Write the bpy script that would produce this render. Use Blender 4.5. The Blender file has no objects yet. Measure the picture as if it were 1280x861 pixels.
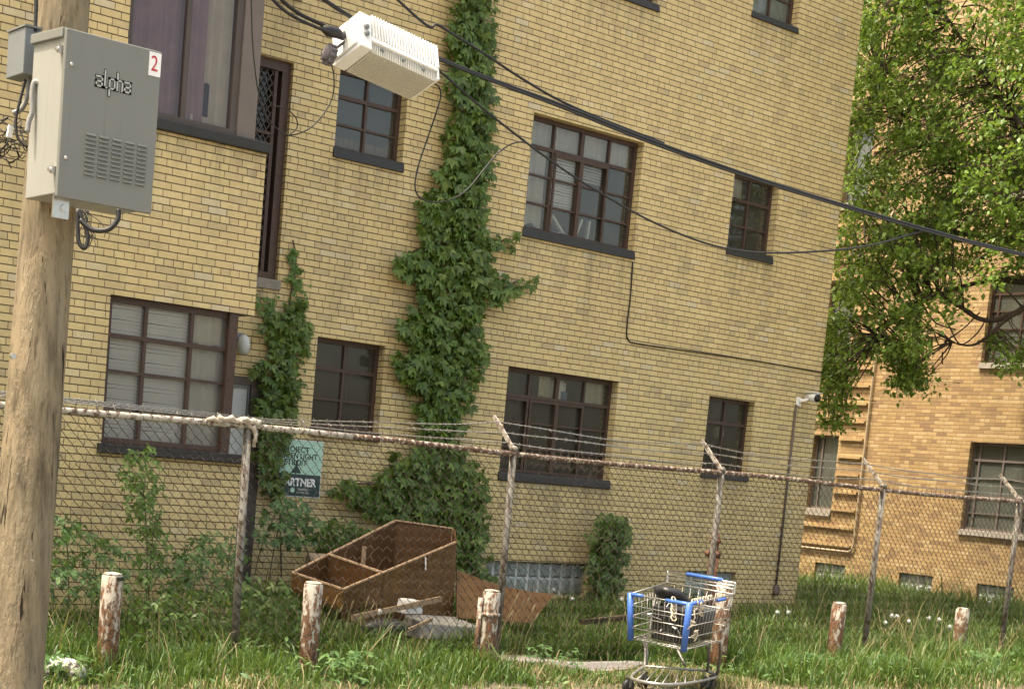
import bpy, bmesh, math, random
import numpy as np
from mathutils import Vector, Matrix

# ------------------------------------------------------------------ camera, world, sun, exposure
SC = bpy.context.scene
COL = SC.collection
FPX, PPX, PPY = 1968.05, 475.5, 797.42          # focal length and principal point, in pixels of the 1280 px photo
YAW, PITCH, ROLL = 0.66496, -0.10961, 0.08513
EYE = 1.75
def _cam_rot():
    cy, sy = math.cos(YAW), math.sin(YAW); cp, sp = math.cos(PITCH), math.sin(PITCH)
    f = Vector((sy*cp, cy*cp, sp)); r = Vector((cy, -sy, 0)); u = r.cross(f)
    cr, sr = math.cos(ROLL), math.sin(ROLL)
    return cr*r + sr*u, -sr*r + cr*u, f
CR, CU, CF = _cam_rot()
cd = bpy.data.cameras.new('camera'); cam = bpy.data.objects.new('camera', cd); COL.objects.link(cam)
M = Matrix((CR, CU, -CF)).transposed().to_4x4(); M.translation = (0, 0, EYE)
cam.matrix_world = M
cd.sensor_width = 36; cd.sensor_fit = 'HORIZONTAL'; cd.lens = FPX/1280*36
cd.shift_x = (640-PPX)/1280; cd.shift_y = (PPY-430.5)/1280
cd.clip_start = 0.1; cd.clip_end = 2000
SC.camera = cam

SUN_EL, SUN_AZ = math.radians(67), math.radians(28)     # azimuth measured from -X towards +Y
to_sun = Vector((-math.cos(SUN_EL)*math.cos(SUN_AZ), math.cos(SUN_EL)*math.sin(SUN_AZ), math.sin(SUN_EL)))
W = bpy.data.worlds.new('World'); SC.world = W; W.use_nodes = True
wn = W.node_tree; bg = wn.nodes['Background']
sky = wn.nodes.new('ShaderNodeTexSky'); sky.sky_type = 'NISHITA'; sky.sun_disc = False
sky.sun_elevation = SUN_EL; sky.sun_rotation = math.atan2(to_sun.x, to_sun.y)
sky.air_density = 1.0; sky.dust_density = 7.0; sky.ozone_density = 0.0
hz = wn.nodes.new('ShaderNodeMix'); hz.data_type = 'RGBA'; hz.blend_type = 'MULTIPLY'; hz.inputs[0].default_value = 1
hz.inputs[7].default_value = (1.06, 1.0, .84, 1); wn.links.new(sky.outputs[0], hz.inputs[6]); wn.links.new(hz.outputs[2], bg.inputs[0]); bg.inputs[1].default_value = 0.15
sd = bpy.data.lights.new('sun', 'SUN'); sd.energy = 2.0; sd.angle = math.radians(0.6); sd.color = (1, 0.93, 0.82)
so = bpy.data.objects.new('sun', sd); COL.objects.link(so)
so.rotation_euler = to_sun.to_track_quat('Z', 'Y').to_euler(); so.location = (-20, 10, 40)
SC.view_settings.view_transform = 'Standard'; SC.view_settings.look = 'None'
SC.view_settings.gamma = 1; SC.view_settings.exposure = 1.84
SC.view_settings.use_curve_mapping = False

# ------------------------------------------------------------------ helpers
rng = np.random.default_rng(7); random.seed(7)
def ray(px, py):
    return CR*((px-PPX)/FPX) + CU*(-(py-PPY)/FPX) + CF
def atY(px, py, Y): d = ray(px, py); d = d*(Y/d.y); return Vector((d.x, d.y, d.z+EYE))
def atX(px, py, X): d = ray(px, py); d = d*(X/d.x); return Vector((d.x, d.y, d.z+EYE))
def atZ(px, py, Z): d = ray(px, py); d = d*((Z-EYE)/d.z); return Vector((d.x, d.y, d.z+EYE))
def atD(px, py, D): d = ray(px, py)*D; return Vector((d.x, d.y, d.z+EYE))

class MB:
    def __init__(s): s.v = []; s.f = []
    def add(s, vs, fs):
        b = len(s.v); s.v += [tuple(v) for v in vs]; s.f += [tuple(i+b for i in f) for f in fs]; return s
    def quad(s, a, b, c, d): return s.add([a, b, c, d], [(0, 1, 2, 3)])
    def hexa(s, p):  # 8 points: bottom 4 then top 4
        return s.add(p, [(3, 2, 1, 0), (4, 5, 6, 7), (0, 1, 5, 4), (1, 2, 6, 5), (2, 3, 7, 6), (3, 0, 4, 7)])
    def box(s, x0, x1, y0, y1, z0, z1):
        return s.hexa([(x0, y0, z0), (x1, y0, z0), (x1, y1, z0), (x0, y1, z0), (x0, y0, z1), (x1, y0, z1), (x1, y1, z1), (x0, y1, z1)])
    def bar(s, a, b, w, h, up=(0, 0, 1)):
        a = Vector(a); b = Vector(b); d = (b-a).normalized(); up = Vector(up)
        sx = d.cross(up)
        if sx.length < 1e-4: sx = d.cross(Vector((1, 0, 0)))
        sx.normalize(); sz = sx.cross(d)
        p = []
        for q in (a, b):
            for i, j in ((-1, -1), (1, -1), (1, 1), (-1, 1)): p.append(q+sx*(i*w/2)+sz*(j*h/2))
        return s.hexa(p)
    def tube(s, path, r, n=8, cap=True):
        P = [Vector(p) for p in path]; m = len(P)
        rs = r if isinstance(r, (list, tuple)) else [r]*m
        T = [(P[min(i+1, m-1)]-P[max(i-1, 0)]).normalized() for i in range(m)]
        ref = Vector((0, 0, 1)) if abs(T[0].z) < .9 else Vector((1, 0, 0))
        nx = T[0].cross(ref).normalized(); vs = []
        for i in range(m):
            nx = (nx - T[i]*nx.dot(T[i]))
            if nx.length < 1e-6: nx = T[i].orthogonal()
            nx.normalize(); ny = T[i].cross(nx)
            for k in range(n):
                a = 2*math.pi*k/n; vs.append(P[i]+(nx*math.cos(a)+ny*math.sin(a))*rs[i])
        fs = [(i*n+k, i*n+(k+1) % n, (i+1)*n+(k+1) % n, (i+1)*n+k) for i in range(m-1) for k in range(n)]
        if cap: fs += [tuple(range(n-1, -1, -1)), tuple((m-1)*n+k for k in range(n))]
        return s.add(vs, fs)
    def lathe(s, c, prof, n=20, axis='z'):
        vs = []
        for r, h in prof:
            for k in range(n):
                a = 2*math.pi*k/n; x, y = r*math.cos(a), r*math.sin(a)
                vs.append((c[0]+x, c[1]+y, c[2]+h) if axis == 'z' else ((c[0]+x, c[1]+h, c[2]+y) if axis == 'y' else (c[0]+h, c[1]+x, c[2]+y)))
        m = len(prof)
        fs = [(i*n+k, i*n+(k+1) % n, (i+1)*n+(k+1) % n, (i+1)*n+k) for i in range(m-1) for k in range(n)]
        fs += [tuple(range(n-1, -1, -1)), tuple((m-1)*n+k for k in range(n))]
        return s.add(vs, fs)

def spline(pts, n=8):
    P = [Vector(p) for p in pts]; out = []
    for i in range(len(P)-1):
        p0 = P[max(i-1, 0)]; p1 = P[i]; p2 = P[i+1]; p3 = P[min(i+2, len(P)-1)]
        for k in range(n):
            t = k/n
            out.append(.5*((2*p1)+(p2-p0)*t+(2*p0-5*p1+4*p2-p3)*t*t+(3*p1-p0-3*p2+p3)*t**3))
    out.append(P[-1]); return out

def tagp(o, label=None, cat=None, group=None, kind=None):
    if label: o['label'] = label
    if cat: o['category'] = cat
    if group: o['group'] = group
    if kind: o['kind'] = kind
    return o
def origin_of(o):
    v = Vector((0, 0, 0))
    while o is not None: v += o.location; o = o.parent
    return v
def thing(name, label, cat, loc=(0, 0, 0), group=None):
    o = bpy.data.objects.new(name, None); COL.objects.link(o); o.location = loc; o.empty_display_size = .2
    return tagp(o, label, cat, group)
def obj(name, mb, mat, parent=None, smooth=False, loc=None, bevel=0, label=None):
    """one mesh object; vertices given in world space"""
    base = origin_of(parent) if parent is not None else Vector((0, 0, 0))
    l = Vector(loc)-base if loc is not None else Vector((0, 0, 0))
    off = base+l
    me = bpy.data.meshes.new(name)
    if isinstance(mb, MB):
        me.from_pydata([(v[0]-off.x, v[1]-off.y, v[2]-off.z) for v in mb.v], [], mb.f)
    else:
        v, f = mb; v = np.asarray(v, dtype=np.float32)-np.array(off, dtype=np.float32); f = np.asarray(f, dtype=np.int32)
        k = f.shape[1]
        me.vertices.add(len(v)); me.vertices.foreach_set('co', v.ravel())
        me.loops.add(f.size); me.loops.foreach_set('vertex_index', f.ravel())
        me.polygons.add(len(f)); me.polygons.foreach_set('loop_start', np.arange(0, f.size, k, dtype=np.int32))
        me.update(calc_edges=True)
    if mat: me.materials.append(mat)
    if smooth: me.polygons.foreach_set('use_smooth', [True]*len(me.polygons))
    me.update()
    o = bpy.data.objects.new(name, me); COL.objects.link(o); o.location = l
    if parent is not None: o.parent = parent
    if bevel:
        b = o.modifiers.new('bevel', 'BEVEL'); b.width = bevel; b.segments = 2; b.limit_method = 'ANGLE'
    if label: o['label'] = label
    return o
def solo(name, mb, mat, label, cat, loc, smooth=False, group=None, bevel=0):
    return tagp(obj(name, mb, mat, None, smooth, loc, bevel), label, cat, group)
def struct(name, mb, mat, smooth=False):
    o = obj(name, mb, mat, None, smooth); o['kind'] = 'structure'; return o

def text_mb(s, size, place, depth=0.001, align='LEFT', bold=0.0, squeeze=1.0):
    """lettering as mesh: place maps (x, y, z) in letter space to the world"""
    cu = bpy.data.curves.new('t', 'FONT'); cu.body = s; cu.size = size; cu.extrude = depth; cu.align_x = align
    cu.offset = bold; cu.resolution_u = 3
    o = bpy.data.objects.new('t', cu); COL.objects.link(o)
    dg = bpy.context.evaluated_depsgraph_get(); me = bpy.data.meshes.new_from_object(o.evaluated_get(dg))
    mb = MB(); mb.add([place(v.co.x*squeeze, v.co.y, v.co.z) for v in me.vertices], [tuple(p.vertices) for p in me.polygons])
    bpy.data.objects.remove(o); bpy.data.curves.remove(cu); bpy.data.meshes.remove(me)
    return mb

# ------------------------------------------------------------------ materials
class NT:
    def __init__(s, name):
        s.m = bpy.data.materials.new(name); s.m.use_nodes = True; s.t = s.m.node_tree
        s.b = s.t.nodes['Principled BSDF']; s.out = s.t.nodes['Material Output']
    def n(s, typ, **k):
        x = s.t.nodes.new(typ)
        for a, b in k.items(): setattr(x, a, b)
        return x
    def l(s, a, b): s.t.links.new(a, b)
    def put(s, sock, v):
        if hasattr(v, 'is_output') or isinstance(v, bpy.types.NodeSocket): s.l(v, sock)
        elif v is not None: sock.default_value = v
    def math(s, op, a, b=None, c=None):
        x = s.n('ShaderNodeMath', operation=op); s.put(x.inputs[0], a)
        if b is not None: s.put(x.inputs[1], b)
        if c is not None: s.put(x.inputs[2], c)
        return x.outputs[0]
    def mix(s, fac, a, b, mode='MIX'):
        x = s.n('ShaderNodeMix', data_type='RGBA', blend_type=mode)
        s.put(x.inputs[0], fac)
        for q, v in ((x.inputs[6], a), (x.inputs[7], b)):
            s.put(q, (*v, 1) if isinstance(v, tuple) and len(v) == 3 else v)
        return x.outputs[2]
    def pos(s): return s.n('ShaderNodeNewGeometry').outputs['Position']
    def objco(s): return s.n('ShaderNodeTexCoord').outputs['Object']
    def noise(s, scale, detail=4, vec=None, rough=.55, stretch=None):
        v = vec or s.pos()
        if stretch:
            mp = s.n('ShaderNodeMapping'); mp.inputs['Scale'].default_value = stretch; s.l(v, mp.inputs[0]); v = mp.outputs[0]
        x = s.n('ShaderNodeTexNoise'); s.l(v, x.inputs['Vector']); x.inputs['Scale'].default_value = scale
        x.inputs['Detail'].default_value = detail; x.inputs['Roughness'].default_value = rough
        return x.outputs[0]
    def ramp(s, fac, stops, interp='LINEAR'):
        x = s.n('ShaderNodeValToRGB'); s.l(fac, x.inputs[0]); r = x.color_ramp; r.interpolation = interp
        while len(r.elements) < len(stops): r.elements.new(.5)
        for e, (p, c) in zip(r.elements, stops): e.position = p; e.color = (*c, 1) if len(c) == 3 else c
        return x.outputs[0]
    def bump(s, h, strength=.3, dist=.01):
        x = s.n('ShaderNodeBump'); x.inputs['Strength'].default_value = strength; x.inputs['Distance'].default_value = dist
        s.l(h, x.inputs['Height']); s.l(x.outputs[0], s.b.inputs['Normal'])
    def base(s, c, rough=.7, metal=0, spec=.4):
        s.put(s.b.inputs['Base Color'], (*c, 1) if isinstance(c, tuple) and len(c) == 3 else c)
        s.put(s.b.inputs['Roughness'], rough); s.b.inputs['Metallic'].default_value = metal
        s.b.inputs['Specular IOR Level'].default_value = spec
        return s

def plain(name, c, rough=.7, metal=0, var=.15, scale=8, bump=0, spec=.4):
    t = NT(name); n = t.noise(scale, 5)
    f = t.math('MULTIPLY_ADD', n, 2*var, 1-var)
    v = t.n('ShaderNodeVectorMath', operation='SCALE'); v.inputs[0].default_value = c; t.l(f, v.inputs['Scale'])
    t.base(v.outputs[0], rough, metal, spec)
    if bump: t.bump(n, bump, .01)
    return t.m

COURSE, BRICK = .0677, .2031
def brick_mat(name, zhead, period, stops, mortar, joint=.0115, dirt=.0, uoff=0, stains=()):
    t = NT(name)
    sp = t.n('ShaderNodeSeparateXYZ'); t.l(t.pos(), sp.inputs[0])
    u = t.math('ADD', t.math('ADD', sp.outputs[0], sp.outputs[1]), uoff)
    # very slight waviness of the courses
    wob = t.math('MULTIPLY_ADD', t.noise(.9, 2), .012, -.006)
    zr = t.math('DIVIDE', t.math('ADD', t.math('SUBTRACT', sp.outputs[2], zhead-COURSE/2), wob), COURSE)
    row = t.math('FLOOR', zr); fz = t.math('FRACT', t.math('ADD', zr, 100))
    rm = t.math('FRACT', t.math('DIVIDE', t.math('ADD', row, 700.5-.5), float(period)))
    head = t.math('LESS_THAN', rm, .5/period)
    ln = t.math('MULTIPLY_ADD', head, -BRICK/2, BRICK)
    rnd = t.n('ShaderNodeTexWhiteNoise', noise_dimensions='1D'); t.l(row, rnd.inputs['W'])
    off = t.math('ADD', t.math('MULTIPLY', t.math('FRACT', t.math('MULTIPLY', t.math('ADD', row, 1000), .5)), 1.0), t.math('MULTIPLY', rnd.outputs[0], .22))
    ur = t.math('ADD', t.math('DIVIDE', u, ln), off)
    cu = t.math('FLOOR', ur); fu = t.math('FRACT', t.math('ADD', ur, 1000))
    jz = t.math('MULTIPLY', t.math('MINIMUM', fz, t.math('SUBTRACT', 1, fz)), COURSE)
    ju = t.math('MULTIPLY', t.math('MINIMUM', fu, t.math('SUBTRACT', 1, fu)), ln)
    ju = t.math('MULTIPLY', ju, 1.6)
    e = t.math('MINIMUM', jz, ju)
    edge = t.math('ADD', e, t.math('MULTIPLY_ADD', t.noise(60, 3), .006, -.003))
    mask = t.n('ShaderNodeMapRange'); t.l(edge, mask.inputs[0]); mask.inputs[1].default_value = joint*.38; mask.inputs[2].default_value = joint*.62
    cmb = t.n('ShaderNodeCombineXYZ'); t.l(cu, cmb.inputs[0]); t.l(row, cmb.inputs[1]); t.l(head, cmb.inputs[2])
    wn_ = t.n('ShaderNodeTexWhiteNoise', noise_dimensions='3D'); t.l(cmb.outputs[0], wn_.inputs['Vector'])
    col = t.ramp(wn_.outputs[0], stops)
    # surface mottling and broad weathering
    f = t.math('MULTIPLY_ADD', t.noise(25, 5), .34, .83)
    big = t.noise(.55, 5, rough=.65)
    f = t.math('MULTIPLY', f, t.math('MULTIPLY_ADD', big, .36, .82))
    streak = t.noise(1.0, 4, stretch=(5, 5, .45))
    f = t.math('MULTIPLY', f, t.math('MULTIPLY_ADD', streak, .24, .88))
    v = t.n('ShaderNodeVectorMath', operation='SCALE'); t.l(col, v.inputs[0]); t.l(f, v.inputs['Scale'])
    c = v.outputs[0]
    if dirt:
        gy = t.ramp(t.math('MULTIPLY', t.noise(1.7, 6, stretch=(1, 1, .4)), 1.0), [(.56, (0, 0, 0)), (.75, (1, 1, 1))])
        sc = t.math('MULTIPLY', gy, dirt)
        c = t.mix(sc, c, (.16, .135, .085))
    if stains:      # run-off streaks below the sills
        stn = t.ramp(t.noise(1.0, 5, stretch=(9, 9, .5), rough=.7), [(.42, (0, 0, 0)), (.68, (1, 1, 1))]); tot = None
        for (a, b, zt, k) in stains:
            d = t.math('SUBTRACT', zt, sp.outputs[2])
            fall = t.math('MULTIPLY', t.math('GREATER_THAN', d, 0), t.math('EXPONENT', t.math('MULTIPLY', d, -1.7/k)))
            g1 = t.n('ShaderNodeMapRange'); t.l(sp.outputs[0], g1.inputs[0]); g1.inputs[1].default_value = a-.08; g1.inputs[2].default_value = a+.06
            g2 = t.n('ShaderNodeMapRange'); t.l(sp.outputs[0], g2.inputs[0]); g2.inputs[1].default_value = b+.10; g2.inputs[2].default_value = b-.06
            m_ = t.math('MULTIPLY', fall, t.math('MULTIPLY', g1.outputs[0], g2.outputs[0])); tot = m_ if tot is None else t.math('MAXIMUM', tot, m_)
        c = t.mix(t.math('MULTIPLY', t.math('MULTIPLY', tot, stn), .62), c, (.15, .115, .07))
    jn = t.math('MULTIPLY_ADD', t.noise(3, 4), .9, .55)
    mv = t.n('ShaderNodeVectorMath', operation='SCALE'); mv.inputs[0].default_value = mortar; t.l(jn, mv.inputs['Scale'])
    c = t.mix(mask.outputs[0], mv.outputs[0], c)
    t.base(c, t.math('MULTIPLY_ADD', t.noise(12, 3), .25, .5), 0, .35)
    hgt = t.math('ADD', mask.outputs[0], t.math('MULTIPLY', t.noise(90, 4), .12))
    hgt = t.math('ADD', hgt, t.math('MULTIPLY', wn_.outputs[0], .25))
    t.bump(hgt, .8, .008)
    return t.m

def leaf_mat(name, stops, trans=.35, rough=.45, bright=1.0):
    t = NT(name); g = t.n('ShaderNodeNewGeometry')
    n = t.noise(1.3, 3); f = t.math('ADD', t.math('MULTIPLY', g.outputs['Random Per Island'], .65), t.math('MULTIPLY', n, .4))
    c = t.ramp(f, stops); t.base(c, rough, 0, .45)
    tr = t.n('ShaderNodeBsdfTranslucent')
    hs = t.mix(.35, c, (.25, .32, .03)); t.l(hs, tr.inputs[0])
    mx = t.n('ShaderNodeMixShader'); mx.inputs[0].default_value = trans
    t.l(t.b.outputs[0], mx.inputs[1]); t.l(tr.outputs[0], mx.inputs[2]); t.l(mx.outputs[0], t.out.inputs[0])
    return t.m

def glass_mat(name, dust=.22, dustc=(.22, .21, .17), tint=(.75, .78, .75), refl=.10):
    t = NT(name)
    tr = t.n('ShaderNodeBsdfTransparent'); tr.inputs[0].default_value = (*tint, 1)
    gl = t.n('ShaderNodeBsdfGlossy'); gl.inputs['Roughness'].default_value = .04; gl.inputs[0].default_value = (.9, .95, 1, 1)
    df = t.n('ShaderNodeBsdfDiffuse'); df.inputs[0].default_value = (*dustc, 1)
    lw = t.n('ShaderNodeFresnel'); lw.inputs[0].default_value = 1.5
    wv = t.n('ShaderNodeBump'); wv.inputs['Strength'].default_value = .04; wv.inputs['Distance'].default_value = .02
    t.l(t.noise(2.5, 2), wv.inputs['Height']); t.l(wv.outputs[0], gl.inputs['Normal'])
    a = t.n('ShaderNodeMixShader'); t.l(t.math('ADD', lw.outputs[0], refl-.04), a.inputs[0]); t.l(tr.outputs[0], a.inputs[1]); t.l(gl.outputs[0], a.inputs[2])
    b = t.n('ShaderNodeMixShader'); t.l(t.math('MULTIPLY', t.math('MULTIPLY_ADD', t.noise(2.2, 5, rough=.7), 1.4, .3), dust), b.inputs[0])
    t.l(a.outputs[0], b.inputs[1]); t.l(df.outputs[0], b.inputs[2]); t.l(b.outputs[0], t.out.inputs[0])
    return t.m

def rusty(name, paint, amount=.5, scale=14, rough=.6, metal=0, stretch=None, rust=((.19, .075, .03), (.075, .03, .016)), topz=None):
    t = NT(name)
    n = t.noise(scale, 7, rough=.68, stretch=stretch); n2 = t.noise(scale*2.7, 4)
    rc = t.mix(t.ramp(n2, [(.38, (0, 0, 0)), (.6, (1, 1, 1))]), rust[0], rust[1])
    pv = t.math('MULTIPLY_ADD', t.noise(scale*1.7, 5), .5, .72)
    v = t.n('ShaderNodeVectorMath', operation='SCALE'); v.inputs[0].default_value = paint; t.l(pv, v.inputs['Scale'])
    if topz is not None:
        sp = t.n('ShaderNodeSeparateXYZ'); t.l(t.pos(), sp.inputs[0]); n = t.math('ADD', n, t.math('MULTIPLY', t.math('SUBTRACT', topz, sp.outputs[2]), .20))
    k = t.ramp(n, [(.5-(amount-.5)*.5-.03, (0, 0, 0)), (.5-(amount-.5)*.5+.04, (1, 1, 1))])
    t.base(t.mix(k, v.outputs[0], rc), rough, metal, .4); t.bump(n, .4, .006)
    return t.m

z_head = atY(802.6, 491.6, 14.176).z; E0 = EYE
MAIN = [(0, (.43, .335, .185)), (.06, (.495, .385, .195)), (.3, (.545, .423, .202)), (.7, (.57, .446, .212)), (.94, (.59, .468, .235)), (1, (.52, .44, .285))]
WING = [(0, (.22, .14, .075)), (.15, (.275, .18, .085)), (.45, (.335, .225, .098)), (.75, (.375, .258, .115)), (1, (.42, .31, .16))]
mBrick = brick_mat('yellow_brick', z_head, 7, MAIN, (.10, .066, .036), joint=.0095, dirt=.25, stains=[(12.7, 14.6, E0+2.79, .9), (16.3, 17.3, E0+3.11, .7), (16.3, 17.25, E0+.18, .6), (12.7, 14.6, E0-.07, .8), (9.9, 10.85, E0+.24, .7), (9.9, 10.85, E0+3.2, .8), (9.0, 9.42, E0+4.66, 1.3), (9.0, 9.36, E0+1.72, 1.0), (12.7, 14.6, E0+5.79, .7), (16.35, 17.3, E0+6.14, .6), (6.7, 8.26, E0+2.8, .8)])
mBrick2 = brick_mat('orange_brick', z_head-.05, 6, WING, (.17, .105, .05), joint=.010, dirt=.15, uoff=.05)
mRib = plain('ledge_brick', (.34, .235, .11), .7, var=.3, scale=9)
mSill = plain('black_sill', (.024, .023, .021), .55, var=.4, scale=14, bump=.3)
mStone = plain('stone_sill', (.215, .19, .155), .8, var=.35, scale=12, bump=.3)
mFrame = rusty('brown_steel', (.060, .034, .024), .35, 9, .5, rust=((.10, .05, .03), (.03, .018, .012)))
mFrameGrey = plain('taupe_frame', (.145, .118, .100), .55, var=.2, scale=5)
mFrameDark = plain('dark_frame', (.075, .058, .048), .5, var=.25, scale=6)
mGlass = glass_mat('old_glass', .20, (.20, .18, .135), (.92, .92, .88), refl=.075)
mGlassPale = glass_mat('bay_lower_glass', .25, (.36, .35, .32), (.97, .97, .95), refl=.05)
mGlassClean = glass_mat('bay_glass', .12, (.22, .17, .18), (.95, .93, .93), refl=.045)
mGlassDull = glass_mat('dull_glass', .30, (.25, .27, .23), refl=.07)
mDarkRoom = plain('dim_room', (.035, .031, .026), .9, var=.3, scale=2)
mBlind = plain('pale_blind', (.80, .78, .73), .6, var=.08, scale=5)
mBlindGrey = plain('grey_blind', (.50, .48, .42), .7, var=.15, scale=4)
mPurple = plain('purple_curtain', (.27, .175, .185), .85, var=.25, scale=6)
mCream = plain('cream_curtain', (.50, .455, .34), .85, var=.2, scale=6)
mBlueThing = plain('blue_print', (.12, .2, .32), .7)
mWhite = plain('white_paint', (.72, .72, .70), .45, var=.07, scale=10)
mBlack = plain('black_rubber', (.018, .018, .018), .45, var=.3, scale=20)
mBlackLine = plain('black_ink', (.012, .012, .014), .6, var=.1)
mCable = plain('cable_jacket', (.011, .011, .011), .55, var=.3, scale=15)
mGreyCable = plain('grey_cable', (.22, .22, .21), .45, var=.2, scale=15)
def cab_mat(name, c):
    t = NT(name); a = t.noise(2.2, 5); st = t.noise(1.0, 5, stretch=(38, 38, 1.6), rough=.7); sc = t.noise(60, 4, stretch=(1, 1, .25))
    f = t.math('MULTIPLY_ADD', a, .22, .89); v = t.n('ShaderNodeVectorMath', operation='SCALE'); v.inputs[0].default_value = c; t.l(f, v.inputs['Scale'])
    q = t.mix(t.math('MULTIPLY', t.ramp(st, [(.56, (0, 0, 0)), (.72, (1, 1, 1))]), .35), v.outputs[0], tuple(x*.55 for x in c))
    q = t.mix(t.math('MULTIPLY', t.ramp(sc, [(.68, (0, 0, 0)), (.74, (1, 1, 1))]), .4), q, (.10, .075, .05))
    t.base(q, t.math('MULTIPLY_ADD', a, .3, .38), 0, .4); return t.m
mCabFront = cab_mat('cabinet_shaded_grey', (.160, .165, .150))  # darker copy of the cabinet grey: shade on the front is put into the colour
mGreyDark = plain('dark_grey_box', (.16, .175, .18), .5, var=.1)
mSteel = plain('bright_steel', (.55, .55, .53), .35, .9, var=.2, scale=20)
mGalv = rusty('weathered_pipe', (.19, .175, .145), .46, 24, .6, stretch=(1, 1, .4), rust=((.115, .08, .052), (.055, .038, .026)))
mRail = rusty('rusty_rail', (.42, .37, .30), .60, 22, .65, rust=((.15, .085, .05), (.07, .04, .026)))
mArm = rusty('dirty_arm', (.33, .30, .25), .46, 24, .6, rust=((.15, .10, .065), (.07, .045, .03)))
mRailWhite = rusty('flaking_white_rail', (.40, .37, .31), .45, 22, .6, rust=((.17, .11, .07), (.08, .05, .035)))
mMesh = plain('rusty_mesh', (.085, .062, .045), .6, .2, var=.4, scale=6)
mBarb = plain('barbed_wire', (.30, .28, .25), .4, .6, var=.5, scale=30)
mRustPost = rusty('rust_red_pipe', (.22, .10, .06), .6, 12, .7)
mBoll = rusty('peeling_white_post', (.41, .38, .315), .52, 22, .7, stretch=(1, 1, .5), rust=((.20, .095, .04), (.055, .035, .024)), topz=.55)
mBollR = rusty('rusty_white_post', (.42, .38, .31), .57, 20, .7, stretch=(1, 1, .45), rust=((.22, .10, .04), (.06, .036, .024)), topz=.52)
mRag = plain('dirty_rag', (.42, .36, .29), .9, var=.35, scale=25, bump=.4)
mBlue = plain('blue_plastic', (.055, .14, .46), .4, var=.12, scale=10)
mCart = plain('cart_wire', (.40, .385, .35), .38, .75, var=.3, scale=15)
mCartDull = plain('cart_frame', (.17, .16, .14), .5, .5, var=.4, scale=12)
mChain = plain('cream_chain', (.50, .44, .33), .5, var=.25, scale=30)
mBag = plain('black_bag', (.022, .022, .024), .4, var=.4, scale=12, bump=.5)
mCharc = plain('charcoal_bin', (.055, .055, .055), .6, var=.2)
mWoodEdge = plain('raw_board_edge', (.40, .27, .16), .75, var=.3, scale=20)
mCard = plain('cardboard', (.36, .27, .18), .85, var=.2, scale=10)
mFoam = plain('grey_foam', (.24, .235, .21), .9, var=.5, scale=7, bump=.4)
mGround = None

def wood_mat(name, a, b, scale=6, stretch=(1, 1, .05), rough=.7, bump=.5, dark=(.05, .035, .02), crack=.25):
    t = NT(name)
    g = t.noise(scale, 6, stretch=stretch, rough=.65); g2 = t.noise(scale*3.1, 5, stretch=stretch, rough=.6)
    pat = t.noise(3.2, 5, stretch=(1, 1, .35))
    c = t.mix(g, a, b); c = t.mix(t.math('MULTIPLY', t.ramp(g2, [(.58, (0, 0, 0)), (.72, (1, 1, 1))]), crack*2), c, dark)
    c = t.mix(t.math('MULTIPLY', t.ramp(pat, [(.5, (0, 0, 0)), (.62, (1, 1, 1))]), .35), c, tuple(min(1, x*1.35) for x in b))
    t.base(c, rough, 0, .25); t.bump(t.math('ADD', g2, t.math('MULTIPLY', g, .7)), bump, .02)
    return t.m
def pole_mat():
    t = NT('pole_wood'); a = t.noise(14, 7, stretch=(1, 1, .10), rough=.7); b = t.noise(34, 5, stretch=(1, 1, .16), rough=.65); p = t.noise(5.5, 6, stretch=(1, 1, .3), rough=.7); cr = t.noise(22, 3, stretch=(1, 1, .02))
    c = t.mix(t.ramp(a, [(.36, (0, 0, 0)), (.62, (1, 1, 1))]), (.088, .070, .044), (.235, .195, .128))
    c = t.mix(t.ramp(p, [(.46, (0, 0, 0)), (.60, (1, 1, 1))]), c, t.mix(b, (.145, .108, .062), (.315, .258, .168)))
    c = t.mix(t.math('MULTIPLY', t.ramp(b, [(.58, (0, 0, 0)), (.66, (1, 1, 1))]), .65), c, (.07, .05, .032))
    c = t.mix(t.ramp(cr, [(.655, (0, 0, 0)), (.675, (1, 1, 1))]), c, (.025, .018, .012))
    h = t.math('ADD', t.math('ADD', t.math('MULTIPLY', t.ramp(p, [(.49, (0, 0, 0)), (.57, (1, 1, 1))]), .8), b), t.math('MULTIPLY', a, .8))
    t.base(c, .9, 0, .2); t.bump(h, .6, .012); return t.m
mPole = pole_mat()
mVeneer = wood_mat('brown_veneer', (.088, .044, .014), (.135, .070, .023), 5, (1, .6, .6), .5, .15, (.05, .025, .01), .1)
mVeneerIn = wood_mat('inner_veneer', (.075, .036, .013), (.112, .056, .020), 5, (1, .6, .6), .55, .15, (.05, .025, .01), .1)
mPlank = wood_mat('pale_plank', (.26, .18, .11), (.36, .26, .16), 8, (.2, 1, 1), .8, .2)
mBark = wood_mat('dark_bark', (.030, .022, .016), (.075, .055, .040), 8, (1, 1, .4), .9, .7)
mVine = leaf_mat('creeper_leaf', [(0, (0.035, 0.064, 0.008)), (.35, (0.061, 0.111, 0.013)), (.7, (0.103, 0.169, 0.021)), (1, (0.189, 0.250, 0.039))], .25)
mVineY = leaf_mat('young_creeper_leaf', [(0, (0.055, 0.109, 0.020)), (.5, (0.111, 0.204, 0.037)), (1, (0.198, 0.291, 0.069))], .3)
mTree = leaf_mat('tree_leaf', [(0, (0.061, 0.120, 0.017)), (.4, (0.115, 0.200, 0.026)), (.75, (0.191, 0.307, 0.047)), (1, (0.325, 0.447, 0.083))], .42)
mWeed = leaf_mat('weed_leaf', [(0, (0.037, 0.082, 0.024)), (.5, (0.072, 0.152, 0.039)), (1, (0.146, 0.238, 0.066))], .3)
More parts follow.
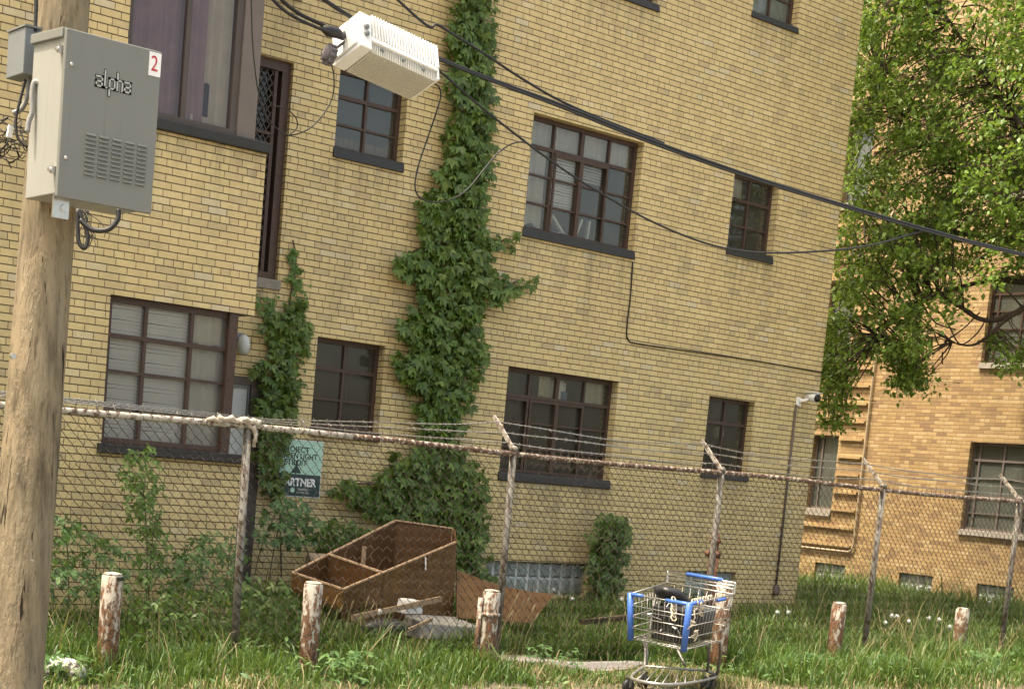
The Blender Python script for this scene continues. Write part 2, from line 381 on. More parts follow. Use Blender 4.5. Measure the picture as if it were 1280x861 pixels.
mWeedD = leaf_mat('dark_weed_leaf', [(0, (0.041, 0.077, 0.014)), (.5, (0.074, 0.129, 0.022)), (1, (0.131, 0.197, 0.039))], .3)
mStem = plain('green_stem', (.07, .075, .03), .7)
mVineStem = plain('vine_stem', (.07, .05, .03), .85, var=.3)
mGrass = leaf_mat('grass_blade', [(0, (0.027, 0.063, 0.011)), (.4, (0.050, 0.111, 0.015)), (.72, (0.088, 0.158, 0.025)), (.9, (0.145, 0.205, 0.048)), (.97, (0.277, 0.297, 0.126)), (1, (0.454, 0.451, 0.252))], .32, .5)
mGrassDry = leaf_mat('dry_grass', [(0, (.16, .13, .06)), (.5, (.26, .20, .10)), (1, (.40, .33, .19))], .3, .7)
mPuff = plain('dandelion_fluff', (.66, .66, .62), .95, var=.1)
mMint = plain('mint_sign', (.36, .56, .44), .5, var=.05)
mTeal = plain('dark_teal_sign', (.020, .045, .045), .5, var=.1)
mSignRim = plain('sign_rim', (.50, .52, .48), .5)
mRed = plain('red_ink', (.42, .02, .03), .5)
mGlassBlock = None
def gb_mat():
    t = NT('glass_block'); n = t.noise(9, 4)
    t.base(t.mix(n, (.10, .12, .115), (.33, .36, .34)), .28, 0, .6); t.bump(t.noise(16, 2), .5, .02); return t.m
mGlassBlock = gb_mat()
mGBFrame = plain('block_joint', (.56, .57, .54), .7, var=.2)

# ------------------------------------------------------------------ ground
def gz(x, y):
    s = min(1, max(0, (y-10.6)/3.0)); h = .08*s*s*(3-2*s)
    return h + .025*math.sin(x*1.3+y*.7)+.02*math.sin(x*2.9-y*1.9)
def ground_mat():
    t = NT('yard_soil'); n = t.noise(2.2, 7, rough=.65); g = t.noise(40, 4); gg = t.noise(150, 3)
    c = t.mix(t.ramp(n, [(.4, (0, 0, 0)), (.6, (1, 1, 1))]), (.060, .062, .028), (.135, .105, .065))
    c = t.mix(t.math('MULTIPLY', g, .6), c, (.19, .165, .12))
    c = t.mix(t.ramp(gg, [(.6, (0, 0, 0)), (.68, (1, 1, 1))]), c, (.30, .28, .25))
    t.base(c, .95, 0, .2); t.bump(t.math('ADD', g, t.math('MULTIPLY', gg, .5)), .7, .03); return t.m
gm = MB(); xs = np.concatenate([[-300, -60, -20], np.arange(-4, 32, .35), [40, 80, 300]]); ys = np.concatenate([[-300, -60, -10, 0, 4], np.arange(6, 22, .35), [30, 80, 300]])
gv = [(x, y, gz(x, y)) for y in ys for x in xs]; nx_ = len(xs)
gm.add(gv, [(j*nx_+i, j*nx_+i+1, (j+1)*nx_+i+1, (j+1)*nx_+i) for j in range(len(ys)-1) for i in range(nx_-1)])
struct('ground', gm, ground_mat(), True)
def asphalt():
    t = NT('concrete_road'); t.base(t.mix(t.noise(120, 4), (.27, .255, .23), (.38, .36, .325)), .9); t.bump(t.noise(200, 3), .4, .01); return t.m
rd = MB(); rd.quad((-300, -2.5, .035), (300, -2.5, .035), (300, 5.5, .035), (-300, 5.5, .035)); struct('road', rd, asphalt())
def grav():
    t = NT('gravel'); n = t.noise(55, 5); v = t.n('ShaderNodeTexVoronoi'); v.inputs['Scale'].default_value = 45; t.l(t.pos(), v.inputs['Vector'])
    t.base(t.mix(v.outputs['Color'], t.mix(n, (.13, .115, .095), (.24, .22, .19)), (.33, .31, .28)), .95); t.bump(v.outputs['Distance'], .8, .02); return t.m
cpt = atZ(715, 828, 0.03)
gp = MB(); ring = []
for k in range(28):
    a = 2*math.pi*k/28; r = 1+.18*math.sin(3*a+1)+.1*math.sin(5*a)
    x = cpt.x+.95*r*math.cos(a); y = cpt.y+.42*r*math.sin(a); ring.append((x, y, gz(x, y)+.012))
gp.add([(cpt.x, cpt.y, gz(cpt.x, cpt.y)+.03)]+ring, [(0, 1+k, 1+(k+1) % 28) for k in range(28)])
struct('gravel_patch', gp, grav(), True)

# ------------------------------------------------------------------ main apartment building
D = 14.176; XC = 18.62; TOP = EYE+8.6
E_ = EYE
def wall_sheet(mb, u0, u1, z0, z1, holes, pt, depth):
    us = sorted({u0, u1, *[h[0] for h in holes], *[h[1] for h in holes]}); zs = sorted({z0, z1, *[h[2] for h in holes], *[h[3] for h in holes]})
    for i in range(len(us)-1):
        for j in range(len(zs)-1):
            cu, cz = (us[i]+us[i+1])/2, (zs[j]+zs[j+1])/2
            if any(h[0] < cu < h[1] and h[2] < cz < h[3] for h in holes): continue
            mb.quad(pt(us[i], 0, zs[j]), pt(us[i+1], 0, zs[j]), pt(us[i+1], 0, zs[j+1]), pt(us[i], 0, zs[j+1]))
    for a, b, c, d in [h[:4] for h in holes]:
        k = depth
        mb.quad(pt(a, 0, c), pt(a, k, c), pt(a, k, d), pt(a, 0, d)); mb.quad(pt(b, k, c), pt(b, 0, c), pt(b, 0, d), pt(b, k, d))
        mb.quad(pt(a, k, d), pt(b, k, d), pt(b, 0, d), pt(a, 0, d)); mb.quad(pt(a, 0, c), pt(b, 0, c), pt(b, k, c), pt(a, k, c))
H = dict(A=(12.73, 14.61, E_+2.90, E_+4.232), B=(16.345, 17.275, E_+3.22, E_+4.205), C=(16.315, 17.26, E_+.28, E_+1.273), D=(12.70, 14.58, E_+.03, E_+1.285),
         E=(9.906, 10.836, E_+.335, E_+1.312), F=(9.926, 10.855, E_+3.30, E_+4.16), A3=(12.73, 14.61, E_+5.88, E_+7.2), B3=(16.35, 17.28, E_+6.22, E_+7.2),
         E3=(9.93, 10.86, E_+6.25, E_+7.15), G=(12.63, 14.36, .30, E_-1.03), G2=(16.22, 17.25, .33, E_-1.06),
         S=(8.55, 9.335, E_+1.83, E_+4.05), S3=(8.55, 9.335, E_+4.78, E_+7.0), DR=(8.42, 9.28, .05, E_+.79))
pt_main = lambda u, k, z: (u, D+k, z)
bld = thing('apartment_building', 'three storey cream yellow brick apartment building with vines up its wall, nearest to the fence', 'building', (10, D+4, 0))
wm = MB(); wall_sheet(wm, -8, XC, -.3, TOP, list(H.values()), pt_main, .24)
wm.quad((XC, D, -.3), (XC, D+9, -.3), (XC, D+9, TOP), (XC, D, TOP)); wm.quad((-8, D+9, -.3), (-8, D, -.3), (-8, D, TOP), (-8, D+9, TOP)); wm.quad((XC, D+9, -.3), (-8, D+9, -.3), (-8, D+9, TOP), (XC, D+9, TOP))
obj('wall', wm, mBrick, bld)
rf = MB(); rf.box(-8.1, XC+.1, D-.1, D+9.1, TOP, TOP+.15); obj('roof', rf, mStone, bld)

def make_window(root, hole, pt, cols, rows, glass, rec=.11, thick=(), blinds=(), sill=True, sillm=None, outset=.032, sill_h=.095, room=.7, pad=.2, frame_m=None, label=None, bw=.03, sash=None):
    """window = steel frame bars; sub-parts pane, sill, blind, room behind"""
    a, b, c, d = hole; fm = frame_m or mFrame
    mb = MB()
    def bx(u0, u1, k0, k1, z0, z1):
        p = [pt(u, k, z) for z in (z0, z1) for u, k in ((u0, k0), (u1, k0), (u1, k1), (u0, k1))]
        mb.hexa(p)
    t = bw+.02
    bx(a, a+t, rec, rec+.06, c, d); bx(b-t, b, rec, rec+.06, c, d); bx(a+t, b-t, rec, rec+.06, d-t, d); bx(a+t, b-t, rec, rec+.06, c, c+t)
    cu = [a+(b-a)*x for x in cols]; rz = [d-(d-c)*x for x in rows]
    for i, x in enumerate(cu):
        w = .055 if i in thick else bw
        bx(x-w/2, x+w/2, rec+.004, rec+.05, c+t, d-t)
    for i, z in enumerate(rz):
        w = .04 if i == 0 else .022
        xs_ = [a+t]+[v for x in cu for v in (x-bw/2-.0005, x+bw/2+.0005)]+[b-t]
        for k in range(0, len(xs_), 2): bx(xs_[k], xs_[k+1], rec+.002+.004*(i % 2), rec+.045, z-w/2, z+w/2)
    if sash:
        for (u0, u1, v0, v1) in sash:
            x0, x1 = a+(b-a)*u0, a+(b-a)*u1; z1, z0 = d-(d-c)*v0, d-(d-c)*v1; s_ = .03
            bx(x0, x0+s_, rec-.02, rec+.0, z0, z1); bx(x1-s_, x1, rec-.02, rec+.0, z0, z1); bx(x0+s_, x1-s_, rec-.02, rec, z1-s_, z1); bx(x0+s_, x1-s_, rec-.02, rec, z0, z0+s_)
    win = obj('window', mb, fm, root, loc=pt((a+b)/2, 0, c), label=label)
    pn = MB(); pn.quad(pt(a+.02, rec+.03, c+.02), pt(b-.02, rec+.03, c+.02), pt(b-.02, rec+.03, d-.02), pt(a+.02, rec+.03, d-.02))
    obj('pane', pn, glass, win)
    if sill:
        sm = MB(); s0 = c-sill_h
        p = [pt(u, k, z) for z, k0 in ((s0, -outset), (c+.012, -outset+.02)) for u, k in ((a-.015, k0), (b+.015, k0), (b+.015, rec+.01), (a-.015, rec+.01))]
        sm.hexa(p); obj('sill', sm, sillm or mSill, win, bevel=.008)
    for (u0, u1, v0, v1, kind, m) in blinds:
        x0, x1 = a+(b-a)*u0, a+(b-a)*u1; z1, z0 = d-(d-c)*v0, d-(d-c)*v1
        bl = MB()
        if kind == 'slats':
            n = max(2, int((z1-z0)/.032))
            for q in range(n):
                zz = z1-(q+.5)*(z1-z0)/n; sag = .006*math.sin(q*1.7)
                p = [pt(x0+.01, rec+.075, zz-.015+sag), pt(x1-.01, rec+.075, zz-.015), pt(x1-.01, rec+.092, zz+.017), pt(x0+.01, rec+.092, zz+.017+sag)]
                bl.quad(*p)
            obj('blind', bl, m, win)
        else:
            n = max(6, int((x1-x0)/.022)); vs = []; ph = random.random()*6
            for q in range(n+1):
                x = x0+(x1-x0)*q/n; k = rec+.10+.018*math.sin(q*1.15+ph)+.012*math.sin(q*.43+ph*2)
                vs += [pt(x, k, z0+.02*math.sin(q*.6)), pt(x, k+.01, z1)]
            bl.add(vs, [(2*q, 2*q+2, 2*q+3, 2*q+1) for q in range(n)])
            obj('curtain', bl, m, win, True)
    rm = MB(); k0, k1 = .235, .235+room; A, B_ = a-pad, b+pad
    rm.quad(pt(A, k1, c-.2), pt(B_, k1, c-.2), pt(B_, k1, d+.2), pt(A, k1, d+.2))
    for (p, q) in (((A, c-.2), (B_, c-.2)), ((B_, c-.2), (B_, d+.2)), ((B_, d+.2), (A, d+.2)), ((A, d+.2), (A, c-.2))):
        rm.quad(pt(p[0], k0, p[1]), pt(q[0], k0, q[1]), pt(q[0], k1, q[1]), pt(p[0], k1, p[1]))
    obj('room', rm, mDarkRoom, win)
    return win
C4 = (.25, .5, .75); R4 = (.26, .505, .75); C2 = (.5,); R3 = (.335, .67)
wA = make_window(bld, H['A'], pt_main, C4, R4, mGlass, thick=(1,), blinds=[(0, .24, .0, .93, 'cloth', mBlindGrey), (.26, .5, .27, .76, 'slats', mBlind), (.25, .5, .0, .27, 'cloth', mBlindGrey), (.5, 1, .0, .25, 'cloth', mBlindGrey), (.5, .74, .27, .45, 'slats', mBlindGrey)], sash=[(.26, .5, .28, .985), (.5, .745, .28, .985)])
pr = MB(); a_ = H['A']
for (u0, v0, u1, v1) in ((.30, .98, .33, .80), (.33, .80, .45, .95), (.30, .955, .47, .955), (.55, .97, .60, .78), (.66, .97, .67, .78)):
    f = lambda u, v: (a_[0]+(a_[1]-a_[0])*u, D+.21, a_[3]-(a_[3]-a_[2])*v)
    pr.bar(f(u0, v0), f(u1, v1), .03, .045, (0, 1, 0))
obj('chair_frame', pr, mWhite, wA)
make_window(bld, H['B'], pt_main, C2, R3, mGlass, blinds=[(.0, .45, .0, .3, 'cloth', mBlindGrey)])
wC = make_window(bld, H['C'], pt_main, C2, R3, mGlass)
jr = MB(); c_ = H['C']; jr.lathe((c_[0]+.60, D+.3, c_[2]+.46), [(.05, 0), (.075, .03), (.075, .12), (.06, .16)], 14); obj('jar', jr, mBlindGrey, wC, True)
wD = make_window(bld, H['D'], pt_main, C4, R4, mGlass, thick=(1,), blinds=[(.38, .47, .0, .24, 'cloth', mCream), (.78, .98, .0, .26, 'cloth', mCream), (.02, .23, .02, .5, 'cloth', mDarkRoom)], sash=[(.01, .245, .28, .985), (.255, .5, .28, .985), (.5, .745, .28, .985)])
jr = MB(); d_ = H['D']; jr.lathe((d_[0]+1.12, D+.4, d_[3]-.33), [(.14, 0), (.17, .02), (.17, .24), (.14, .27)], 18); obj('bucket', jr, mBlind, wD, True)
jb = MB(); jb.lathe((d_[0]+1.16, D+.36, d_[3]-.30), [(.135, 0), (.138, .01), (.138, .1), (.1, .12)], 14); obj('bucket_print', jb, mBlueThing, wD, True)
wE = make_window(bld, H['E'], pt_main, C2, R3, mGlass, blinds=[])
wF = make_window(bld, H['F'], pt_main, C2, R3, mGlass, blinds=[(.02, .98, .80, .99, 'cloth', mVeneer)])
make_window(bld, H['A3'], pt_main, C4, R4, mGlass, thick=(1,), blinds=[(.5, .9, .5, .99, 'cloth', mCream)], sillm=mSill, sill_h=.08)
make_window(bld, H['B3'], pt_main, C2, R3, mGlassDull, blinds=[(.02, .98, .0, .99, 'cloth', mBlindGrey)], sill_h=.07)
make_window(bld, H['E3'], pt_main, C2, R3, mGlass)
def glass_blocks(root, hole, pt, nc, nr):
    a, b, c, d = hole; fm = MB(); gb = MB(); rec = .03
    fm.quad(pt(a, rec+.05, c), pt(b, rec+.05, c), pt(b, rec+.05, d), pt(a, rec+.05, d))
    o = obj('window', fm, mGBFrame, root, loc=pt((a+b)/2, 0, c), label='glass block basement window')
    w, h = (b-a)/nc, (d-c)/nr
    for i in range(nc):
        for j in range(nr):
            u0, u1, z0, z1 = a+i*w+.018, a+(i+1)*w-.018, c+j*h+.014, c+(j+1)*h-.014; e = .03
            gb.hexa([pt(u0, rec+.048, z0), pt(u1, rec+.048, z0), pt(u1, rec+.048, z1), pt(u0, rec+.048, z1), pt(u0+e, rec+.02, z0+e), pt(u1-e, rec+.02, z0+e), pt(u1-e, rec+.02, z1-e), pt(u0+e, rec+.02, z1-e)])
    obj('pane', gb, mGlassBlock, o)
glass_blocks(bld, H['G'], pt_main, 9, 2); glass_blocks(bld, H['G2'], pt_main, 5, 2)
# stair windows with diamond grille
def stair_window(hole, m_sill=True):
    a, b, c, d = hole; mb = MB()
    mb.box(b-.10, b-.002, D+.05, D+.16, c, d); mb.box(a, a+.08, D+.05, D+.16, c, d); mb.box(a+.08, b-.1, D+.05, D+.16, d-.1, d); mb.box(a+.08, b-.1, D+.05, D+.16, c, c+.07)
    mb.box(b-.18, b-.14, D+.07, D+.13, c+.07, d-.1); mb.box(a+.08, b-.18, D+.075, D+.125, c+.66*(d-c), c+.66*(d-c)+.03)
    w = obj('window', mb, mFrame, bld, loc=((a+b)/2, D, c), label='tall narrow stair window with a diamond grille')
    g = MB(); s = .07; x0, x1, z0, z1 = a+.08, b-.18, c+.07, d-.1
    k = z0-(x1-x0)
    while k < z1:
        for sg in (1, -1):
            pts = []
            xa, xb = (x0, x1) if sg > 0 else (x1, x0)
            za, zb = k, k+(x1-x0)*1.5
            t0 = max(0, (z0-za)/(zb-za)); t1 = min(1, (z1-za)/(zb-za))
            if t1 > t0: g.bar((xa+(xb-xa)*t0, D+.085, za+(zb-za)*t0), (xa+(xb-xa)*t1, D+.085, za+(zb-za)*t1), .008, .008, (0, 1, 0))
        k += s*1.5
    obj('grille', g, mFrameDark, w)
    p = MB(); p.quad((a, D+.14, c), (b, D+.14, c), (b, D+.14, d), (a, D+.14, d)); obj('pane', p, glass_mat('stair_glass', .1, (.1, .09, .07), (.4, .4, .4), .05), w)
    sm = MB(); sm.box(a-.02, b+.03, D-.03, D+.12, c-.11, c-.003); obj('sill', sm, mStone, w, bevel=.01)
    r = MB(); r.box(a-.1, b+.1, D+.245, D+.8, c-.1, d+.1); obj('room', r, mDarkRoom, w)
stair_window(H['S']); stair_window(H['S3'])
# entry door beside the bay
a, b, c, d = H['DR']; mb = MB()
mb.box(b-.17, b-.002, D+.0, D+.16, c, d-.004); mb.box(a, a+.06, D+.0, D+.16, c, d-.004); mb.box(a+.06, b-.17, D, D+.16, d-.08, d-.004)
dr = obj('door', mb, mFrameDark, bld, loc=((a+b)/2, D, c), label='brown framed entry door beside the bay')
p = MB(); p.box(a+.06, b-.17, D+.03, D+.07, c, c+.95); p.box(b-.19, b-.17, D+.03, D+.07, c+.95, d-.08); p.box(a+.06, a+.14, D+.03, D+.07, c+.95, d-.08); p.box(a+.14, b-.19, D+.03, D+.07, d-.12, d-.08); obj('leaf', p, mGreyDark, dr)
p = MB(); p.quad((a+.14, D+.05, c+.95), (b-.19, D+.05, c+.95), (b-.19, D+.05, d-.12), (a+.14, D+.05, d-.12)); obj('pane', p, plain('pale_door_glass', (.46, .48, .47), .2, var=.1), dr)

# bay
BY = 12.9; BX = 8.26
bm_ = MB()
for (x0, x1, z0, z1) in ((4.0, BX-.02, -.3, E_-.11), (4.0, 6.73, E_-.11, E_+1.30), (4.0, BX, E_+1.30, E_+2.80), (4.0, 6.74, E_+2.80, E_+4.33), (4.0, BX, E_+4.33, TOP-.02)):
    bm_.box(x0, x1, BY, D-.002, z0, z1)
obj('bay_wall', bm_, mBrick, bld, label='brick bay projecting beside the pole')
pt_bay = lambda u, k, z: (u, BY+k, z)
def bay_side(z0, z1, m, x=8.08):
    s = MB(); s.box(x-.05, x, BY+.165, D-.004, z0, z1); return s
wb = make_window(bld, (6.73, 8.10, E_-.02, E_+1.297), pt_bay, (.30, .655), (.265, .505, .75), mGlassPale, rec=.06, blinds=[(0, .30, .0, .99, 'slats', mBlind), (.30, .66, .0, .99, 'slats', mBlind), (.66, .97, .27, .99, 'cloth', mBlindGrey), (.68, .96, .0, .25, 'cloth', mCream)], sill=False, room=.6, pad=-.06, label='wide lower bay window with white blinds', bw=.035)
sm = MB(); sm.box(6.69, BX+.02, BY-.05, BY+.5, E_-.112, E_-.022); obj('sill', sm, mSill, wb, bevel=.01)
jm = MB(); jm.box(8.005, 8.10, BY+.02, BY+.14, E_-.02, E_+1.297); obj('corner_post', jm, mFrame, wb)
obj('side_panel', bay_side(E_-.02, E_+1.297, mFrame), mFrameDark, wb)
hd = MB(); hd.quad((6.73, BY+.004, E_+1.296), (BX, BY+.004, E_+1.296), (BX, D, E_+1.296), (6.73, D, E_+1.296)); obj('head_plate', hd, mFrameDark, wb)
wu = make_window(bld, (6.74, 7.95, E_+2.90, E_+4.325), pt_bay, (.53,), (), mGlassClean, rec=.07, blinds=[(0, .52, .0, .97, 'cloth', mPurple), (.50, .75, .0, .99, 'cloth', mPurple), (.72, .80, .0, .7, 'cloth', mCream), (.80, .95, .0, .97, 'cloth', mCream)], sill=False, room=.6, pad=.1, frame_m=mFrameDark, label='upper bay window with a purple curtain', bw=.05)
jm = MB(); jm.box(7.95, 8.15, BY+.05, BY+.16, E_+2.90, E_+4.325); obj('corner_post', jm, mFrameGrey, wu)
obj('side_panel', bay_side(E_+2.9, E_+4.325, mFrame, 8.15), mFrameGrey, wu)
sm = MB(); sm.box(6.70, BX+.02, BY-.05, BY+.6, E_+2.802, E_+2.90); obj('sill', sm, mSill, wu, bevel=.012)
bk = MB(); bk.box(7.30, 7.9, BY+.19, BY+.235, E_+2.96, E_+3.05); obj('parcel', bk, mCream, wu)

# lamp, sign, security camera, wall wire
p = atY(298, 432, D)
lp = thing('wall_lamp', 'small glass jelly jar lamp on the brick wall beside the lower bay window', 'lamp', p)
m = MB(); m.box(p.x-.05, p.x+.05, D-.04, D-.002, p.z+.05, p.z+.13); obj('bracket', m, mGreyDark, lp)
m = MB(); m.lathe((p.x, D-.10, p.z-.09), [(.03, 0), (.06, .02), (.07, .1), (.055, .17), (.02, .2)], 14); obj('shade', m, plain('frosted_glass', (.5, .52, .5), .25), lp, True)

sx0, sx1, sz0, sz1 = 9.42, 10.09, E_-.43, E_+.19; zmid = sz0+.40*(sz1-sz0)
sg = thing('wall_sign', 'mint and dark teal partner sign on the brick wall, half covered by the vine', 'sign', ((sx0+sx1)/2, D, sz0))
m = MB(); m.box(sx0, sx1, D-.012, D-.002, sz0, sz1); obj('board', m, mSignRim, sg)
m = MB(); m.box(sx0+.012, sx1-.012, D-.015, D-.0125, zmid, sz1-.012); obj('top_panel', m, mMint, sg)
m = MB(); m.box(sx0+.012, sx1-.012, D-.015, D-.0125, sz0+.012, zmid-.0005); obj('bottom_panel', m, mTeal, sg)
def wtext(s, x, z, size, mat, bold=.0, sq=1.0, al='LEFT', nm='lettering'):
    obj(nm, text_mb(s, size, lambda a, b, c: (x+a, D-.0165-c, z+b), .0012, al, bold, sq), mat, sg)
xm = (sx0+sx1)/2+.02
wtext('PROJECT', xm+.13, sz1-.135, .085, mBlackLine, .001, 1.05, 'RIGHT'); wtext('GREEN LIGHT', xm+.24, sz1-.205, .085, mBlackLine, .001, .95, 'RIGHT'); wtext('DETROIT', xm+.11, sz1-.275, .085, mBlackLine, .001, 1.05, 'RIGHT')
wtext('PARTNER', sx1-.07, zmid-.125, .115, mWhite, .004, .95, 'RIGHT'); wtext('Identified', sx1-.17, zmid-.172, .035, mSignRim, 0, 1, 'RIGHT'); wtext('activity HQ', sx1-.15, zmid-.205, .035, mSignRim, 0, 1, 'RIGHT')
m = MB(); cx = sx0+.33
m.add([(cx-.07, D-.0165, zmid+.01), (cx+.07, D-.0165, zmid+.01), (cx, D-.0165, zmid+.11)], [(0, 1, 2)]); m.box(cx-.014, cx+.014, D-.0175, D-.0155, zmid+.07, zmid+.145); m.box(cx-.05, cx+.05, D-.0175, D-.0155, zmid+.095, zmid+.106)
obj('emblem', m, mTeal, sg)
m = MB(); m.lathe((sx0+.30, D-.0155, zmid-.175), [(.028, 0), (.028, -.002)], 12, 'y'); obj('emblem', m, mMint, sg)

p = atY(1003, 500, D)
sc_ = thing('security_camera', 'white security camera high on the brick corner above a thin dark conduit', 'camera', (18.16, D, p.z))
m = MB(); m.box(18.12, 18.20, D-.04, D-.002, p.z-.09, p.z+.03); m.bar((18.16, D-.04, p.z-.02), (18.22, D-.14, p.z+.01), .04, .04); obj('bracket', m, mWhite, sc_, bevel=.005)
m = MB(); m.tube([(18.27, D-.09, p.z+.055), (18.235, D-.27, p.z+.03)], .066, 14); m.box(18.175, 18.325, D-.29, D-.08, p.z+.098, p.z+.108); obj('housing', m, mWhite, sc_, True)
m = MB(); m.tube([(18.236, D-.268, p.z+.0302), (18.233, D-.283, p.z+.028)], .054, 14); obj('lens', m, mBlack, sc_, True)
q0 = atY(992, 505, D); q1 = atY(966, 738, D)
m = MB(); m.tube([(18.12, D-.02, q0.z), (18.12, D-.02, q1.z)], .016, 8); m.lathe((18.12, D-.03, q1.z-.06), [(.045, 0), (.05, .02), (.05, .12), (.03, .14)], 12); obj('conduit', m, mFrameDark, sc_, True)
wl = [atY(x, y, D-.012) for x, y in ((791, 328), (788, 372), (784, 405), (785, 424), (800, 430), (870, 440), (950, 452), (1028, 466))]
solo('wall_wire', MB().tube(spline(wl, 6), .009, 6), mCable, 'thin dark wire stapled to the wall from the second floor sill to the corner', 'wire', wl[0], True)

# ------------------------------------------------------------------ the wing behind
X2 = 25.6
wing = thing('apartment_building', 'sunlit orange brick wing behind the tree, with a bent pipe and ledges up its wall', 'building', (X2+4, 18, 0))
pt_w = lambda u, k, z: (X2+k, u, z)
ptw = lambda u, k, z: (X2+k, -u, z)      # u = -Y so that u runs to the right in the photo
Hw = dict(n1=(-19.50, -18.90, E_-.14, E_+1.29), n2=(-19.50, -18.90, E_+2.75, E_+4.2), n3=(-19.50, -18.90, E_+5.7, E_+7.15),
          w1=(-16.09, -14.2, E_-.28, E_+1.29), w2=(-16.09, -14.2, E_+2.67, E_+4.2), w3=(-16.09, -14.2, E_+5.6, E_+7.15),
          g1=(-19.12, -18.42, .18, E_-1.17), g2=(-17.22, -16.52, .22, E_-1.17), g3=(-15.62, -14.9, .22, E_-1.2))
wm = MB(); wall_sheet(wm, -26, -12.4, -.3, TOP+1.2, list(Hw.values()), ptw, .22)
wm.quad((X2, 12.4, -.3), (X2+9, 12.4, -.3), (X2+9, 12.4, TOP+1.2), (X2, 12.4, TOP+1.2)); wm.quad((X2+9, 26, -.3), (X2, 26, -.3), (X2, 26, TOP+1.2), (X2+9, 26, TOP+1.2)); wm.quad((X2+9, 12.4, -.3), (X2+9, 26, -.3), (X2+9, 26, TOP+1.2), (X2+9, 12.4, TOP+1.2))
obj('wall', wm, mBrick2, wing)
rf = MB(); rf.box(X2-.1, X2+9.1, 12.3, 26.1, TOP+1.2, TOP+1.35); obj('roof', rf, mStone, wing)
for k in ('n1', 'n2', 'n3'):
    make_window(wing, Hw[k], ptw, (.28,), (), mGlassDull, rec=.10, blinds=[(.3, 1, 0, 1, 'cloth', mBlindGrey)], sillm=mStone, outset=.05, sill_h=.13, frame_m=mFrameGrey, room=.4)
for k in ('w1', 'w2', 'w3'):
    make_window(wing, Hw[k], ptw, (.08, .33, .58, .83), (.2, .4, .6, .8), mGlassDull, rec=.10, blinds=[(.08, .58, .3, 1, 'cloth', mBlindGrey), (.58, 1, .0, 1, 'cloth', mBlindGrey)], sillm=mStone, outset=.05, sill_h=.09, frame_m=mFrameGrey if k == 'w1' else mFrame, room=.4)
for k in ('g1', 'g2', 'g3'): glass_blocks(wing, Hw[k], ptw, 4, 2)
for i in range(34):
    z = E_-.80+i*.338
    if z > TOP: break
    u1 = -18.34; u0 = -20.4
    blocks = [(u0, u1)]
    for k in ('n1', 'n2', 'n3', 'g1'):
        h = Hw[k]
        if h[2]-.16 < z < h[3]+.05: blocks = [(u0, h[0]-.03), (h[1]+.03, u1)]
    for (s, e) in blocks:
        m = MB(); m.hexa([ptw(u, k, zz) for zz in (z-.022, z+.02) for u, k in ((s, -.055), (e, -.055), (e, .01), (s, .01))])
        obj('ledge', m, mRib, wing)
yp = 18.27
pp = [(X2-.04, yp, z) for z in (E_+7.5, E_+4, E_+1, E_-.78)]+[(X2-.04, yp+.03, E_-.86), (X2-.04, yp+.10, E_-.905), (X2-.04, yp+.5, E_-.905), (X2-.04, yp+2.4, E_-.905)]
obj('pipe', MB().tube(pp, .019, 8), plain('painted_pipe', (.36, .29, .19), .5, var=.15), wing, True)
# ------------------------------------------------------------------ fence
FY = 10.7
fen = thing('chain_link_fence', 'rusty chain link fence with barbed wire running along in front of the brick wall', 'fence', (10, FY, 0))
RZ = E_+.20
posts = [atY(x, 540, FY).x for x in ()] + [3.65, 6.87, 9.74, 12.62, 15.40, 18.25, 21.1, 24.0]
tilt = [0, -.03, -.015, .0, .0, .0, 0, 0]
for i, x in enumerate(posts):
    z0 = gz(x, FY)-.1
    dx = tilt[i]
    m = MB(); m.tube([(x-dx, FY, z0), (x, FY, RZ+.02)], .033, 12); m.lathe((x, FY, RZ+.02), [(.042, 0), (.042, .03), (.02, .05)], 12)
    po = obj('post', m, mGalv, fen, True, loc=(x, FY, z0))
    if i >= 2:
        m = MB(); m.bar((x, FY, RZ+.03), (x, FY+.27, RZ+.29), .042, .018, (1, 0, 0)); m.bar((x, FY+.25, RZ+.27), (x, FY+.31, RZ+.33), .03, .02, (1, 0, 0)); obj('barb_arm', m, mArm, po)
def rail(x0, x1, m, r=.025):
    n = int((x1-x0)/.3); pts = [(x0+(x1-x0)*k/n, FY-.005+.008*math.sin(k*.9), RZ+.012*math.sin(x0+k*.35)) for k in range(n+1)]
    obj('top_rail', MB().tube(pts, r, 10), m, fen, True)
rail(2.0, 7.9, mRailWhite, .027); rail(7.9, 24.2, mRail)
# woven mesh: zigzag wires hanging side by side
pitch = .092; x0, x1 = 2.2, 24.2; zt = RZ+.03; zb = .07
hp = pitch/2; ncol = int((x1-x0)/hp); nz = int((zt-zb)/(pitch/2))
V = []; Fq = []; r = .0026
k_ = np.arange(nz+1)
for c in range(ncol):
    xb = x0+c*hp
    zz = zt-k_*pitch/2; xx = xb+np.where((k_+c) % 2 == 0, -.002, hp+.002)+rng.normal(0, .0035, nz+1); yy = FY-.036+np.where(k_ % 2 == 0, -.004, .004)+.014*np.sin(xx*.8+zz*1.3)
    zz = zz+rng.normal(0, .002, nz+1)
    b = len(V)*1
    P = np.stack([xx, yy, zz], 1)
    ring = np.array([[0, -1, .9], [0, -1, -.9], [0, 1, 0]])*r
    ring = np.array([[.8, -.6, .8], [-.8, -.6, -.8], [0, 1.2, 0]])*r
    V.append((P[:, None, :]+ring[None]).reshape(-1, 3))
V = np.concatenate(V); per = (nz+1)*3
base = (np.arange(ncol)*per)[:, None, None, None]; kk = (np.arange(nz)*3)[None, :, None, None]
tri = np.array([[0, 1], [1, 2], [2, 0]])
q = np.stack([tri[:, 0], tri[:, 1], tri[:, 1]+3, tri[:, 0]+3], 1)[None, None]
F = (base+kk+q).reshape(-1, 4)
tb = MB()
